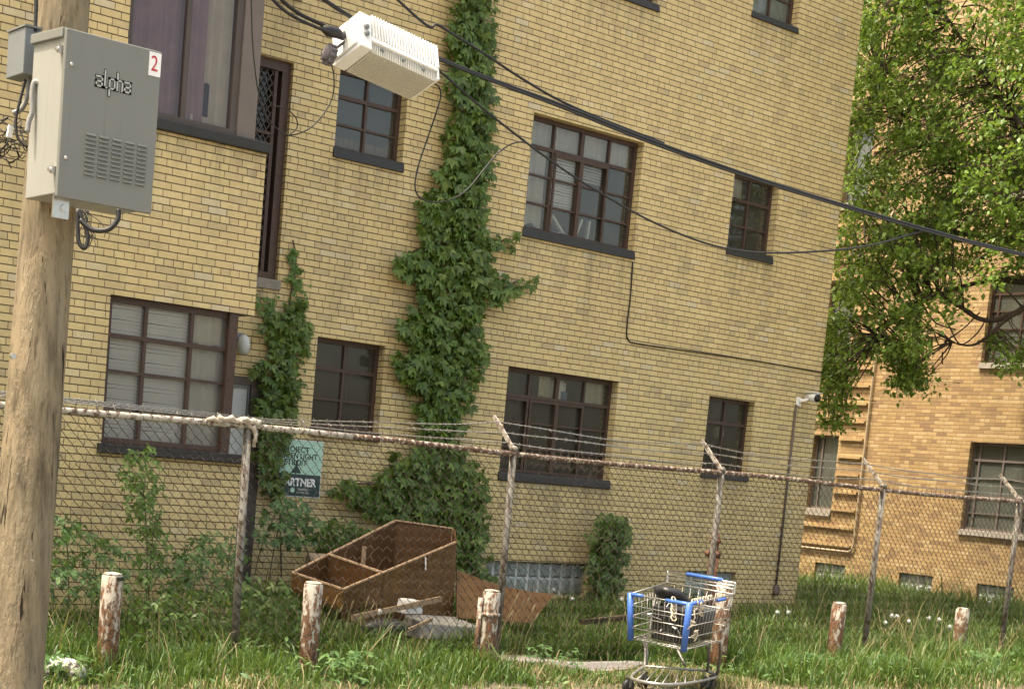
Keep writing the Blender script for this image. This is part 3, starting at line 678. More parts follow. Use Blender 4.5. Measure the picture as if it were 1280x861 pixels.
for c in range(0, ncol, 2):
    xb = x0+c*hp+random.uniform(-.006, .006); l = random.uniform(.03, .065)
    tb.tube([(xb, FY-.04, zt-.01), (xb+.012, FY-.038, zt+l*.5), (xb+random.uniform(.0, .035), FY-.036+random.uniform(-.01, .02), zt+l)], .0026, 3, False)
F = np.concatenate([F, np.array(tb.f)+len(V)]); V = np.concatenate([V, np.array([tuple(v) for v in tb.v])])
obj('wire_mesh', (V, F), mMesh, fen)
def barbed(k, xs0, xs1, off):
    m = MB(); s_ = .027
    n = int((xs1-xs0)/s_); A = []; B = []
    for i in range(n+1):
        x = xs0+i*s_; sag = 0
        for a, b in zip(posts[:-1], posts[1:]):
            if a <= x < b: t = (x-a)/(b-a); sag = -.05*4*t*(1-t)*off[3]
        y, z = FY+off[0], RZ+off[1]+sag+.008*math.sin(x*3+k)
        if x < posts[2]: t = max(0, min(1, (posts[2]-x)/2.6)); y += (FY+.03+.02*k-y)*t; z += (RZ+.055+.015*k-z)*t
        ph = i*1.35+k
        A.append((x, y+.0035*math.cos(ph), z+.0035*math.sin(ph))); B.append((x, y-.0035*math.cos(ph), z-.0035*math.sin(ph)))
        if i % 5 == 0:
            a_ = random.random()*6.28
            for q in (0, 1.9):
                dy, dz = math.cos(a_+q)*.022, math.sin(a_+q)*.022
                m.tube([(x+.004*q, y-dy, z-dz), (x+.006+.004*q, y+dy, z+dz)], .0021, 3)
    m.tube(A, .0036, 4); m.tube(B, .0036, 4); obj('barbed_wire', m, mBarb, fen)
for k, o in enumerate(((.085, .10, 0, .7), (.17, .19, 0, .5), (.255, .28, 0, .9))): barbed(k, 4.2, 24.0, o)

# rag on the rail
p = Vector((6.86, FY-.03, RZ)); m = MB()
for j, (a, b, rr) in enumerate((((-.40, .03), (.02, .05), .022), ((-.30, .05), (.05, .055), .026), ((-.1, .045), (.1, .045), .03), ((.05, .04), (.06, -.14), .022), ((.0, .03), (.08, -.06), .028))):
    pts = [p+Vector((a[0]+(b[0]-a[0])*t/8, -.01-.012*math.sin(t+j), a[1]+(b[1]-a[1])*t/8+.012*math.sin(t*2.1+j*2))) for t in range(9)]
    m.tube(pts, [rr*(.55+.45*math.sin(t*1.3+j)**2) for t in range(9)], 8)
solo('rag', m, mRag, 'dirty pale rag knotted around the fence rail at the left post', 'rag', p, True)

# rusty standpipe behind the cart
p = atY(893, 690, 11.3); zb_ = gz(p.x, 11.3)-.1
rp = thing('standpipe', 'rust red pipe stub with a clamp standing behind the shopping cart', 'pipe', (p.x, 11.3, zb_))
obj('pipe', MB().tube([(p.x, 11.3, zb_), (p.x, 11.3, p.z+.02)], .055, 14), mRustPost, rp, True)
m = MB(); m.lathe((p.x, 11.3, p.z-.06), [(.064, 0), (.068, .02), (.068, .06), (.06, .08)], 14); m.lathe((p.x, 11.3, p.z+.10), [(.06, 0), (.06, .05)], 14); m.tube([(p.x-.16, 11.24, p.z-.01), (p.x+.02, 11.24, p.z-.02)], .022, 8); m.lathe((p.x-.17, 11.24, p.z-.01), [(.035, -.02), (.035, .02)], 10, 'x'); m.tube([(p.x, 11.3, p.z), (p.x, 11.3, p.z+.2)], .04, 10)
obj('clamp', m, mRustPost, rp, True)

# ------------------------------------------------------------------ bollards
BYY = 10.3
bl_info = [(141, 718, mBollR, 'stubby post with flaking white paint and a dark chip on top, nearest the utility pole'),
           (393, 729, mBoll, 'peeling white post standing in the grass in front of the broken brown cabinet'),
           (615, 739, mBoll, 'peeling white post with a welded collar and a thin side pipe, beside the fence post'),
           (908, 728, mBollR, 'rusty white post standing close behind the shopping cart'),
           (1049, 754, mBollR, 'rusty white post with a reddish upper half, right of the shopping cart'),
           (1204, 761, mBoll, 'whitish post with dark chips, furthest from the pole')]
for i, (px, py, m_, lab) in enumerate(bl_info):
    p = atY(px, py, BYY); r = .078 if i != 3 else .085; zb_ = gz(p.x, BYY)-.15
    b_ = thing('bollard', lab, 'bollard', (p.x, BYY, zb_), 'peeling white bollards along the fence')
    m = MB(); n = 26; rows = []; vs = []
    prof = [(r, 0), (r, (p.z-zb_)*.3), (r*.995, (p.z-zb_)*.6), (r, p.z-zb_-.012), (r-.008, p.z-zb_)]
    lean = random.uniform(-.012, .012)
    m.lathe((p.x, BYY, zb_), prof, n)
    m.v = [(x+lean*(z-zb_)*1.5, y, z) for x, y, z in m.v]
    obj('pipe', m, m_, b_, True)
    m = MB(); m.lathe((p.x+lean*(p.z-zb_)*1.5, BYY, p.z-.001), [(r*.93, 0), (r*.8, .014), (r*.3, .02)], n); obj('cap', m, mBoll, b_, True)
    if i == 2:
        m = MB(); zc = p.z-.22; m.lathe((p.x, BYY, zc), [(r+.002, 0), (r+.014, .006), (r+.014, .03), (r+.002, .036)], n); obj('collar', m, mBoll, b_, True)
        m = MB(); m.tube([(p.x-r-.02, BYY+.03, zb_), (p.x-r-.02, BYY+.03, p.z-.06)], .022, 10); obj('side_pipe', m, mBoll, b_, True)
    if i == 0:
        m = MB(); m.box(p.x-.01, p.x+.05, BYY-.084, BYY-.06, p.z-.035, p.z-.008); obj('chip', m, mBlack, b_)

# ------------------------------------------------------------------ utility pole with its cabinet
PD = 9.5
c0, c1, c2 = atD(81, 0, PD), atD(58, 300, PD), atD(20, 800, PD)
ax = (c0-c2).normalized(); bottom = c2+ax*((-.2-c2.z)/ax.z); topz = 9.2; top = c2+ax*((topz-c2.z)/ax.z)
pole = thing('utility_pole', 'weathered wooden utility pole carrying a grey power cabinet', 'utility pole', bottom)
m = MB(); n = 40; K = 40; vs = []
for k in range(K+1):
    t = k/K; c = bottom.lerp(top, t); r = .185-(.185-.115)*t
    for a in range(n):
        th = 2*math.pi*a/n; rr = r*(1+.012*math.sin(3*th+t*9)+.008*math.sin(7*th+2*t)); vs.append((c.x+rr*math.cos(th), c.y+rr*math.sin(th), c.z))
m.add(vs, [(i*n+j, i*n+(j+1) % n, (i+1)*n+(j+1) % n, (i+1)*n+j) for i in range(K) for j in range(n)]+[tuple(K*n+j for j in range(n))])
obj('pole_shaft', m, mPole, pole, True)
m = MB()
for px, py in ((16, 445),):
    q = atD(px, py, PD-.19); m.lathe((q.x, q.y, q.z), [(.018, -.012), (.018, .005), (.008, .006)], 10, 'y')
for px, py in ((22, 592), (40, 700), (30, 520)):
    q = atD(px, py, PD-.185); m.box(q.x-.004, q.x+.004, q.y-.008, q.y+.01, q.z-.004, q.z+.004)
obj('bolt', m, mSteel, pole)

bx0, bx1, by0, by1 = 4.03, 4.64, 8.45, 8.89; bz0, bz1 = E_+1.35, E_+2.275
cab = thing('power_cabinet', 'grey metal power cabinet with louvred door and red number 2 sticker, on the pole', 'cabinet', ((bx0+bx1)/2, by1, bz0))
m = MB(); m.box(bx0+.008, bx1-.008, by0+.04, by1, bz0+.02, bz1-.012); obj('body', m, cab_mat('cabinet_sunlit_grey', (.265, .268, .245)), cab, bevel=.006)  # body in a lighter copy: sunlight on the left side is put into the colour
m = MB(); m.hexa([(bx0-.012, by0+.03, bz1-.045), (bx1+.01, by0+.03, bz1-.045), (bx1+.01, by1+.01, bz1-.025), (bx0-.012, by1+.01, bz1-.025), (bx0-.012, by0+.03, bz1+.008), (bx1+.01, by0+.03, bz1+.008), (bx1+.01, by1+.01, bz1+.03), (bx0-.012, by1+.01, bz1+.03)]); obj('lid', m, mCabFront, cab, bevel=.005)
m = MB(); m.box(bx0, bx1, by0, by0+.036, bz0, bz1); dd = obj('door', m, mCabFront, cab, bevel=.006)
m = MB(); lv = MB()
for c in range(5):
    for r_ in range(10):
        w = .066; u = bx0+.155+c*.083; z = bz0+.155+r_*.0245
        lv.hexa([(u, by0-.001, z-.008), (u+w, by0-.001, z-.008), (u+w, by0-.0005, z+.008), (u, by0-.0005, z+.008), (u+.004, by0-.011, z-.006), (u+w-.004, by0-.011, z-.006), (u+w-.006, by0-.003, z+.007), (u+.006, by0-.003, z+.007)])
        m.box(u+.004, u+w-.004, by0-.0006, by0+.001, z-.0098, z-.0078)
obj('louvre', lv, mCabFront, dd); obj('louvre_slot', m, mBlack, dd)
for (u, z) in ((.04, bz1-.19), (.04, bz0+.22)): obj('screw', MB().lathe((bx0+u, by0, z), [(.011, -.006), (.011, 0)], 12, 'y'), mSteel, dd, True)
# brand lettering drawn as outlined strokes
strokes = []
def lt(x, pl): strokes.extend([((x+a[0], a[1]), (x+b[0], b[1])) for a, b in zip(pl[:-1], pl[1:])])
lt(0, [(0, 1.0), (1, 1.0), (1, 0), (0, 0), (0, .5), (1, .5)])
lt(1.5, [(.0, 1.75), (.0, 0), (.35, 0)])
lt(2.35, [(0, -.75), (0, 1.0), (.9, 1.0), (.9, 0), (0, 0)])
lt(3.75, [(0, 1.75), (0, 0)]); lt(3.75, [(0, 1.0), (.9, 1.0), (.9, 0)])
lt(5.1, [(0, 1.0), (1, 1.0), (1, 0), (0, 0), (0, .5), (1, .5)])
u_ = .0355; v_ = .052; lx, lz = bx0+.200, bz1-.272
for wd, yy, mm in ((.0185, .0025, mBlackLine), (.0095, .0045, plain('logo_grey', (.36, .37, .35), .5, var=.05))):
    m = MB()
    for (a, b) in strokes:
        e = wd/2
        m.box(lx+min(a[0], b[0])*u_-e, lx+max(a[0], b[0])*u_+e, by0-yy, by0-yy+.0018+.0001*strokes.index((a, b)), lz+min(a[1], b[1])*v_-e, lz+max(a[1], b[1])*v_+e)
    obj('lettering', m, mm, dd)
m = MB(); m.box(bx1-.082, bx1-.004, by0-.003, by0-.0008, bz1-.145, bz1-.012); st = obj('sticker', m, mWhite, cab)
obj('number', text_mb('2', .125, lambda a, b, c: (bx1-.072+a, by0-.0042-c, bz1-.117+b), .0006, 'LEFT', .0, .8), mRed, st)
for z in (bz1-.11, bz0+.15):
    m = MB(); m.box(bx0-.02, bx0+.008, by0+.045, by0+.075, z-.02, z+.02); m.lathe((bx0-.02, by0+.06, z), [(.012, -.015), (.012, 0)], 10, 'x')
    obj('latch', m, mSteel, cab)
m = MB(); m.box(bx0+.01, bx0+.11, by0+.06, by0+.075, bz0-.11, bz0+.02); m.lathe((bx0+.075, by0+.058, bz0-.05), [(.02, -.012), (.022, 0), (.022, .003)], 14, 'y'); obj('mounting_bracket', m, mSteel, cab)
# small breaker box and conduits behind it
q = atD(30, 70, PD-.1)
bb = thing('breaker_box', 'small grey breaker box strapped to the pole behind the power cabinet', 'breaker box', (q.x, q.y, q.z-.13))
m = MB(); m.box(q.x-.055, q.x+.045, q.y-.12, q.y+.12, q.z-.13, q.z+.14); obj('box', m, mGreyDark, bb, bevel=.006)
m = MB(); m.box(q.x-.062, q.x+.05, q.y-.13, q.y+.13, q.z+.14, q.z+.152); obj('lid', m, mCabFront, bb)
m = MB()
Dp = lambda l, d: [atD(x, y, d) for x, y in l]
m.tube(spline(Dp([(36, 95), (35, 115), (28, 135), (16, 142)], PD-.1), 6), .016, 8); obj('flex_conduit', m, mGreyCable, bb, True)
m = MB(); m.tube(spline(Dp([(50, 105), (43, 103), (40, 118), (40, 140), (36, 152), (34, 165)], PD-.35), 6), .016, 8)
obj('flex_conduit', m, mGreyCable, bb, True)
for pts_, r_, dd_, lab in (([(45, -20), (45, 10), (44, 40)], .012, .2, 'black cable running straight down the pole into the top of the power cabinet'), ([(32, 100), (24, 130), (20, 150), (22, 172), (34, 184)], .009, .15, 'thin black cable looping out from under the breaker box'),
        ([(97, 262), (98, 300), (106, 310), (110, 295), (103, 275), (98, 262)], .012, .9, 'narrow black cable loop hanging under the power cabinet'), ([(100, 275), (115, 287), (135, 287), (147, 275), (148, 262)], .014, .95, 'wide black cable loop under the right half of the power cabinet')):
    solo('cable_loop', MB().tube(spline(Dp(pts_, PD-dd_), 6), r_, 8), mCable, lab, 'cable', atD(*pts_[0], PD-dd_), True)
m = MB()
for k in range(26):
    s0 = (random.uniform(-6, 32), random.uniform(150, 190)); pts = [s0]
    for j in range(4): pts.append((pts[-1][0]+random.uniform(-16, 14), pts[-1][1]+random.uniform(-8, 20)))
    m.tube(spline([atD(x, y, PD+random.uniform(-.1, .25)) for x, y in pts], 4), .0035, 4)
for k in range(14):
    pts = [(104+random.uniform(-3, 8), 262)]
    for j in range(4): pts.append((pts[-1][0]+random.uniform(-4, 10), pts[-1][1]+random.uniform(6, 14)))
    m.tube(spline([atD(x, y, PD-.9) for x, y in pts], 4), .002, 4)
solo('wire_tangle', m, mCable, 'tangle of thin dark wires at the back of the utility pole', 'wire', atD(20, 180, PD), True)
q = atD(11, 172, PD-.1); m = MB(); m.bar(q, q+Vector((.01, .0, .07)), .02, .03); solo('wire_tag', m, mWhite, 'white plastic tag hanging in the wire tangle on the pole', 'tag', q)

# ------------------------------------------------------------------ overhead cables and the amplifier
CY = 8.85
def Y(l, y=CY, z=0): return [atY(a, b, y) for a, b in l]
def cable(label, pts, r, mat=mCable, n=10, name='overhead_cable'):
    return solo(name, MB().tube(spline(pts, n), r, 8), mat, label, 'cable', pts[0], True, group=None)
lft = [Vector((4.35, 8.95, E_+3.6)), Vector((5.1, 8.9, E_+3.3))]
right = [Vector((20, 8.9, E_+2.75)), Vector((34, 8.9, E_+4.2))]
cable('thick main black cable running over the amplifier and down to the right', lft+Y([(405, 0), (470, 38), (540, 70), (620, 102), (700, 131), (790, 167), (880, 200), (965, 229), (1050, 255), (1160, 287), (1280, 318)])+right, .0145)
cable('second black line lashed under the thick main cable', [v+Vector((0, -.03, -.0)) for v in Y([(545, 76), (620, 106), (700, 136), (790, 172), (880, 205), (965, 233), (1050, 259), (1160, 291), (1280, 321)])]+[right[0]+Vector((0, -.03, -.03))], .009)
cable('upper black line sloping down to join the main cable over the big window', [Vector((4.35, 8.95, E_+4.3))]+Y([(497, 0), (550, 33), (600, 64), (650, 97), (700, 126), (760, 152), (830, 179)], CY+.02), .0095)
cable('thin sagging drop line below the main cable', Y([(536, 80), (560, 98), (600, 133), (660, 180), (710, 216), (760, 247), (815, 277), (870, 300), (915, 312), (960, 316), (1010, 315), (1060, 311), (1100, 304), (1135, 294), (1158, 288)]), .0085)
cable('black loop wire with a pale glint under the right end of the amplifier', Y([(530, 104), (545, 106), (551, 118), (545, 142), (532, 180), (521, 215), (520, 240), (535, 252), (560, 251), (583, 238), (605, 212), (622, 192), (640, 180), (656, 178), (664, 184)], CY-.03), .0055, name='drop_wire')
cable('black loop wire hanging from the round plug left of the amplifier', Y([(410, 72), (417, 92), (416, 120), (404, 143), (385, 162), (362, 169), (345, 160), (332, 142), (323, 115), (318, 80), (315, 40), (314, -10)], CY-.05), .0045, name='drop_wire')
cable('thin coiled wire end in front of the stair window', Y([(345, 133), (358, 136), (370, 148), (371, 160), (363, 168)], CY-.05), .004, name='drop_wire')
cable('upper of two black cables running into the big plug of the amplifier', Y([(330, -30), (352, 0), (375, 18), (400, 30), (415, 38)], CY-.06), .013, name='drop_wire')
cable('lower of two black cables running into the big plug of the amplifier', Y([(318, -30), (343, 2), (365, 20), (392, 33), (412, 41)], CY-.1), .011, name='drop_wire')

A0 = Vector((6.14, 8.63, E_+2.72)); AL, AW, AH = .70, .26, .26
amp = thing('line_amplifier', 'white finned cable amplifier hanging from the overhead line', 'amplifier', A0)
ex = (atY(533, 92, CY)-atY(437, 48, CY)).normalized(); ey = Vector((0, 1, 0)); ez = ex.cross(ey).normalized()
ey = (Matrix.Rotation(math.radians(-20), 3, ex) @ ey); ez = ex.cross(ey).normalized()
if ez.z < 0: ez = -ez
ctr = atY(484, 72, CY-.02)
def L(u, v, w): return ctr+ex*u+ey*v+ez*w
def obox(mb, u0, u1, v0, v1, w0, w1):
    mb.hexa([L(u, v, w) for w in (w0, w1) for u, v in ((u0, v0), (u1, v0), (u1, v1), (u0, v1))])
hl, hw, hh = .335, .155, .135
mAmpLow = plain('shaded_underside_white', (.60, .58, .51), .5, var=.07)  # shade under the white amplifier, painted in as cream
m = MB(); obox(m, -hl+.02, hl-.02, -hw+.055, hw-.03, -.03, hh-.045); obj('housing', m, plain('fin_gap_shade', (.30, .30, .29), .5, var=.06), amp)  # core coloured grey to paint in the shade between the upper fins
m = MB(); obox(m, -hl+.02, hl-.015, -hw+.045, hw-.03, -hh+.028, -.031); obj('lower_housing', m, mAmpLow, amp)
m = MB(); nf = 24
for k in range(nf):
    u = -hl+.098+k*(2*hl-.105)/(nf-1)
    m.hexa([L(u+a, v, w) for (w, v0) in ((-.028, -hw+.0), (hh+.012, -hw+.012)) for a, v in ((-.0034, v0), (.0034, v0), (.0034, hw-.02), (-.0034, hw-.02))])
obj('upper_fins', m, mWhite, amp)
m = MB()
for k in range(36):
    u = -hl+.09+k*(2*hl-.12)/35
    obox(m, u-.0032, u+.0032, -hw+.02, hw-.02, -hh, -.036)
obj('lower_fins', m, mAmpLow, amp)
m = MB(); obox(m, -hl-.02, -hl+.078, -hw+.004, hw-.01, -hh+.004, hh-.012); obox(m, -hl-.036, -hl-.021, -hw+.03, hw-.03, -hh+.03, hh-.05); obj('end_block', m, mWhite, amp, bevel=.012)
m = MB(); obox(m, hl-.014, hl+.004, -hw+.01, hw-.02, -hh+.015, hh-.005); obj('end_plate', m, mWhite, amp, bevel=.006)
m = MB(); obox(m, -hl+.079, hl-.016, -hw+.004, -hw+.05, -.060, -.0285); obj('seam_flange', m, mWhite, amp, bevel=.004)
m = MB()
for k in (-.16, .02, .2):
    q = L(k, -hw+.03, -hh*.62); m.lathe((q.x, q.y, q.z), [(.012, -.02), (.012, .02)], 10, 'y')
for (u, v, w) in ((-hl+.03, -hw-.006, .02), (-hl+.03, -hw-.006, -.03)):
    q = L(u, v+.008, w); m.lathe((q.x, q.y, q.z), [(.016, -.018), (.018, .004)], 10, 'y')
obj('bolt', m, mGreyDark, amp, True)
m = MB(); q0 = L(-hl-.03, 0, .04); q1 = Y([(430, 47)], CY-.06)[0]; m.tube([q0, q1], .012, 10); m.tube(Y([(430, 48), (422, 42), (410, 39), (402, 35)], CY-.06), [.018, .034, .036, .018], 14); obj('plug', m, mBlack, amp, True)
m = MB(); q = Y([(410, 68)], CY-.05)[0]; m.tube([L(-hl-.03, 0, -.03), q], .010, 8); m.tube([q+ex*-.012, q+ex*.03], [.058, .062], 12); m.tube([q+ex*-.02, q+ex*-.011], [.03, .05], 12)
for k in range(10):
    a = k*.628; m.tube([q+(ey*math.cos(a)+ez*math.sin(a))*.06+ex*-.01, q+(ey*math.cos(a)+ez*math.sin(a))*.062+ex*.03], .011, 6)
obj('round_plug', m, plain('grey_purple_plug', (.10, .09, .10), .6), amp, True)
m = MB(); m.tube([L(hl-.02, 0, -.03), L(hl+.06, 0, -.035)], .017, 10); m.tube([L(hl-.02, 0, .05), L(hl+.04, .02, .06)], .014, 10); obj('connector', m, mBlack, amp, True)
m = MB()
for u in (-.2, .22): m.bar(L(u, .02, hh-.05), L(u, .03, hh+.055), .03, .012, ex)
obj('hanger', m, mSteel, amp)

# ------------------------------------------------------------------ shopping cart and what is in it
zf, zh = E_-.94, E_-.745
FL, FR, RR, RL = atZ(788, 742, zf), atZ(862, 755, zf), atZ(919, 728, zh), atZ(835, 714, zh)
o_ = (FL+FR+RR+RL)/4; o_.z = 0
cart = thing('shopping_cart', 'wire shopping cart with blue corner guards standing at the edge of the grass', 'shopping cart', o_)
drop = .40
def dn(p, k): return Vector((p.x, p.y, p.z-k))
mid = (FL+FR+RR+RL)/4
FLb, FRb = dn(FL.lerp(mid, .10), drop), dn(FR.lerp(mid, .10), drop)
RRt, RLt = dn(RR, .10), dn(RL, .10)
RRb, RLb = dn(RR.lerp(mid, .16), .50), dn(RL.lerp(mid, .16), .50)
m = MB()
def grid(a, b, c, d, nu, nv, r=.0034):
    for i in range(nu+1): t = i/nu; m.tube([a.lerp(b, t), d.lerp(c, t)], r*.5, 4)
    for j in range(nv+1): t = j/nv; m.tube([a.lerp(d, t), b.lerp(c, t)], r*1.35, 5)
grid(FL, FR, FRb, FLb, 10, 4); grid(FR, RRt, RRb, FRb, 13, 4); grid(RLt, FL, FLb, RLb, 13, 4); grid(FLb, FRb, RRb, RLb, 10, 10); grid(RLt, RRt, RRb, RLb, 8, 3)
for a, b in ((FL, FR), (FR, RRt), (RLt, FL), (RLt, RRt)): m.tube([a, b], .007, 8)
obj('basket', m, mCart, cart, True)
for a, b in ((FL, FLb), (FR, FRb)): obj('corner_guard', MB().tube([a+Vector((0, 0, .012)), a.lerp(b, .5), b+Vector((0, 0, -.012))], .028, 10), mBlue, cart, True)
for q in ([FL.lerp(FR, .62), FR, FR.lerp(RRt, .28)], [FR.lerp(RRt, .62)+Vector((0, 0, -.02)), FR.lerp(RRt, .80)+Vector((0, 0, -.02))], [FL, FL.lerp(FR, .22)]): obj('rim_guard', MB().tube(q, .017, 8), mBlue, cart, True)
m = MB()
for p, q in ((RL, RLt), (RR, RRt)): m.tube(spline([q, p+Vector((0, 0, -.05)), p+Vector((.0, 0, 0))], 5), .010, 8)
for k in (0, .028, .056): m.tube([dn(RL, k), dn(RR, k)], .006, 8)
obj('handle_frame', m, mSteel, cart, True)
m = MB(); m.tube([RL.lerp(RR, .30)+Vector((0, 0, .006)), RL.lerp(RR, .82)+Vector((0, 0, .006))], .017, 10); obj('handle_grip', m, mBlue, cart, True)
zt_ = .16
B = [atZ(x, y, zt_) for x, y in ((789, 846), (812, 853), (838, 855), (868, 852), (896, 845))]
bk_ = [atZ(x, y, zt_+.05) for x, y in ((806, 832), (884, 838))]
m = MB(); m.tube(spline([bk_[0]]+B+[bk_[1]], 5), .014, 8)
for t in np.linspace(.1, .9, 8): m.tube([bk_[0].lerp(bk_[1], t), spline(B, 5)[int(t*20)]], .005, 5)
m.tube([bk_[0], bk_[1]], .010, 8); obj('tray', m, mCart, cart, True)
m = MB()
for top_, bot in ((FLb.lerp(RLb, .35), bk_[0]), (FLb.lerp(RLb, .42), bk_[0]+Vector((.05, .03, 0))), (FRb.lerp(RRb, .65), bk_[1]), (RRb, B[4]+Vector((0, 0, .02))), (RLb, bk_[1]+Vector((.05, .3, 0)))):
    obj('leg', MB().tube(spline([top_, top_.lerp(bot, .5)+Vector((.02, 0, 0)), bot], 4), .013, 8), mCartDull, cart, True)
m.tube([bk_[1], B[4]], .012, 8); obj('frame', m, mCartDull, cart, True)
for p in (B[0]+Vector((.03, .05, 0)), B[4]+Vector((-.02, .03, 0)), bk_[0], bk_[1]):
    m = MB(); m.lathe((p.x, p.y+.0, .075), [(.03, -.018), (.062, -.014), (.062, .014), (.03, .018)], 18, 'y'); w = obj('wheel', m, mBlack, cart, True, loc=(p.x, p.y, .075))
    m = MB(); m.box(p.x-.012, p.x+.012, p.y-.026, p.y-.020, .07, zt_+.005); m.box(p.x-.012, p.x+.012, p.y+.020, p.y+.026, .07, zt_+.005); m.box(p.x-.02, p.x+.02, p.y-.026, p.y+.026, zt_-.012, zt_+.002); obj('fork', m, mCartDull, w)
def inb(u, v, w):   # point inside the basket: u along the front edge, v front to rear, w up
    a = FLb.lerp(FRb, u); b = RLb.lerp(RRb, u); c = FL.lerp(FR, u); d = RLt.lerp(RRt, u)
    return (a.lerp(b, v)).lerp(c.lerp(d, v), w)
m = MB(); m.hexa([inb(u, v, w) for w in (.06, .78) for u, v in ((.30, .12), (.92, .12), (.92, .5), (.30, .5))])
o = solo('crate', m, mBlack, 'black slatted crate lying inside the shopping cart', 'crate', inb(.6, .3, .06), bevel=.006)
m = MB()
for k in range(11): u = .32+k*.058; m.tube([inb(u, .105, .1), inb(u, .105, .74)], .003, 4)
for w in (.25, .45, .62): m.tube([inb(.31, .103, w), inb(.91, .103, w)], .003, 4)
obj('crate_wire', m, mCartDull, o)
m = MB(); vs = []; nn, mm_ = 10, 18
cen = inb(.42, .45, .92)
for i in range(nn+1):
    th = math.pi*i/nn
    for j in range(mm_):
        ph = 2*math.pi*j/mm_; r = 1+.12*math.sin(3*ph+2*th)+.09*math.sin(5*ph-th*3)
        vs.append(cen+Vector((.19*r*math.sin(th)*math.cos(ph), .16*r*math.sin(th)*math.sin(ph), .07*r*math.cos(th)-.07*math.sin(th)*math.cos(ph))))
m.add(vs, [(i*mm_+j, i*mm_+(j+1) % mm_, (i+1)*mm_+(j+1) % mm_, (i+1)*mm_+j) for i in range(nn) for j in range(mm_)])
solo('bag', m, mBag, 'crumpled black bag lying on top of the load in the shopping cart', 'bag', cen, True)
m = MB(); c = inb(.62, .78, .05); m.lathe((c.x, c.y, c.z), [(.13, 0), (.17, .03), (.19, .22), (.185, .26), (.17, .262)], 24); solo('bucket', m, mCharc, 'charcoal grey bucket at the rear of the shopping cart', 'bucket', c, True)
for k in range(22):
    a = inb(random.uniform(.1, .9), random.uniform(.02, .35), random.uniform(.05, .6)); b = inb(random.uniform(.1, .9), random.uniform(.1, .5), random.uniform(.2, .95)); solo('metal_rod', MB().tube([a, b], .008, 6), mSteel, 'loose bright metal rod in the heap at the front of the shopping cart', 'scrap metal', a, True, 'metal rods in the shopping cart')
m = MB()
def link(c, n1, n2, r=.022, t=.0065):
    pts = [c+n1*(r*math.cos(a)*1.4)+n2*(r*math.sin(a)) for a in np.linspace(0, 2*math.pi, 13)]; m.tube(pts, t, 6, False)
path = [inb(.72, .03, 1.02), inb(.74, -.01, .82), inb(.78, -.02, .66)]
for k in range(6): link(path[0].lerp(path[2], k/5), Vector((.2*(k % 2), .6, 1)).normalized(), Vector((1, -.6*(k % 2), .1)).normalized())
for k in range(22):
    t = k/21; c = inb(1.0, .12+.13*math.sin(t*9), 1.0-t*.8)+Vector((random.uniform(-.03, .03), -.02+random.uniform(-.02, .02), random.uniform(-.03, .03))); link(c, Vector((random.uniform(-1, 1), .3, random.uniform(-1, 1))).normalized(), Vector((random.uniform(-1, 1), random.uniform(-1, 1), .4)).normalized(), .017, .005)
for k in range(8): link(inb(.98, .10+.06*k, 1.03), Vector((1, .4, .3*(-1)**k)).normalized(), Vector((0, .4, 1)).normalized(), .02, .006)
solo('plastic_chain', m, mChain, 'cream plastic chain draped over the right side of the shopping cart', 'chain', path[0], True)

# ------------------------------------------------------------------ broken cabinet and rubbish
def dnp(p, k): return Vector((p.x, p.y, p.z-k))
cA, cE, cD, cC, cB = atY(366, 716, 12.35), atY(429, 737, 11.55), atY(570, 678, 12.0), atY(566, 661, 12.62), atY(495, 651, 12.95)
br = thing('broken_cabinet', 'broken brown wooden cabinet lying open on its back in the weeds', 'cabinet', Vector((9.4, 12.2, .1)))
def panel(a, b, c, d, th):
    n = (b-a).cross(d-a).normalized()*th/2; mm = MB(); mm.hexa([a-n, b-n, c-n, d-n, a+n, b+n, c+n, d+n]); return mm
gE, gD = Vector((cE.x+.04, cE.y+.05, cE.z-.30)), Vector((cD.x+.0, cD.y-.05, .10))
obj('side_panel', panel(cE, cD, gD, gE, .02), mVeneer, br)
fl = [dnp(cA, .16), dnp(cE, .19), dnp(cD, .50), dnp(cB, .52)]
obj('side_panel', panel(cA, cB, dnp(cB, .56), dnp(cA, .17), .02), mVeneerIn, br)
obj('end_panel', panel(cB, cC, dnp(cC, .5), dnp(cB, .5), .02), mVeneerIn, br)
obj('end_panel', panel(cC+Vector((.02, 0, 0)), cD, dnp(cD, .45), dnp(cC, .45), .02), mVeneerIn, br)
obj('end_panel', panel(cA, cE, dnp(cE, .17), dnp(cA, .14), .02), mVeneer, br)
obj('back_panel', panel(*fl, .02), mVeneerIn, br)
d0, d1 = cA.lerp(cB, .33), cE.lerp(cD, .33)
obj('divider', panel(d0, d1, dnp(d1, .24), dnp(d0, .22), .035), mVeneerIn, br)
m = MB()
for a, b, w in ((cA, cB, .026), (cB, cC, .045), (cE, cD, .026), (cA, cE, .035), (d0, d1, .05)): m.bar(a+Vector((0, 0, .008)), b+Vector((0, 0, .008)), w, .014)
m.bar(cC+Vector((0, 0, -.0)), dnp(cC, .3), .03, .03); obj('board_edge', m, mWoodEdge, br)
q = cA.lerp(cB, .62); obj('cleat', MB().bar(q+Vector((.03, -.06, -.06)), q+Vector((.03, -.06, -.46)), .035, .03), mWoodEdge, br)
q = fl[1].lerp(fl[2], .5); obj('cleat', MB().bar(q+Vector((0, .2, .12)), q+Vector((.5, .35, .16)), .05, .03), mWoodEdge, br)
m = MB(); q = cE.lerp(cD, .70); m.bar(q+Vector((0, -.02, -.01)), q+Vector((.01, -.025, -.13)), .03, .012); obj('torn_label', m, mWhite, br)
p1, p2, p3, p4 = atY(571, 712, 12.1), atY(693, 743, 11.9), atY(664, 778, 11.75), atY(571, 772, 11.75)
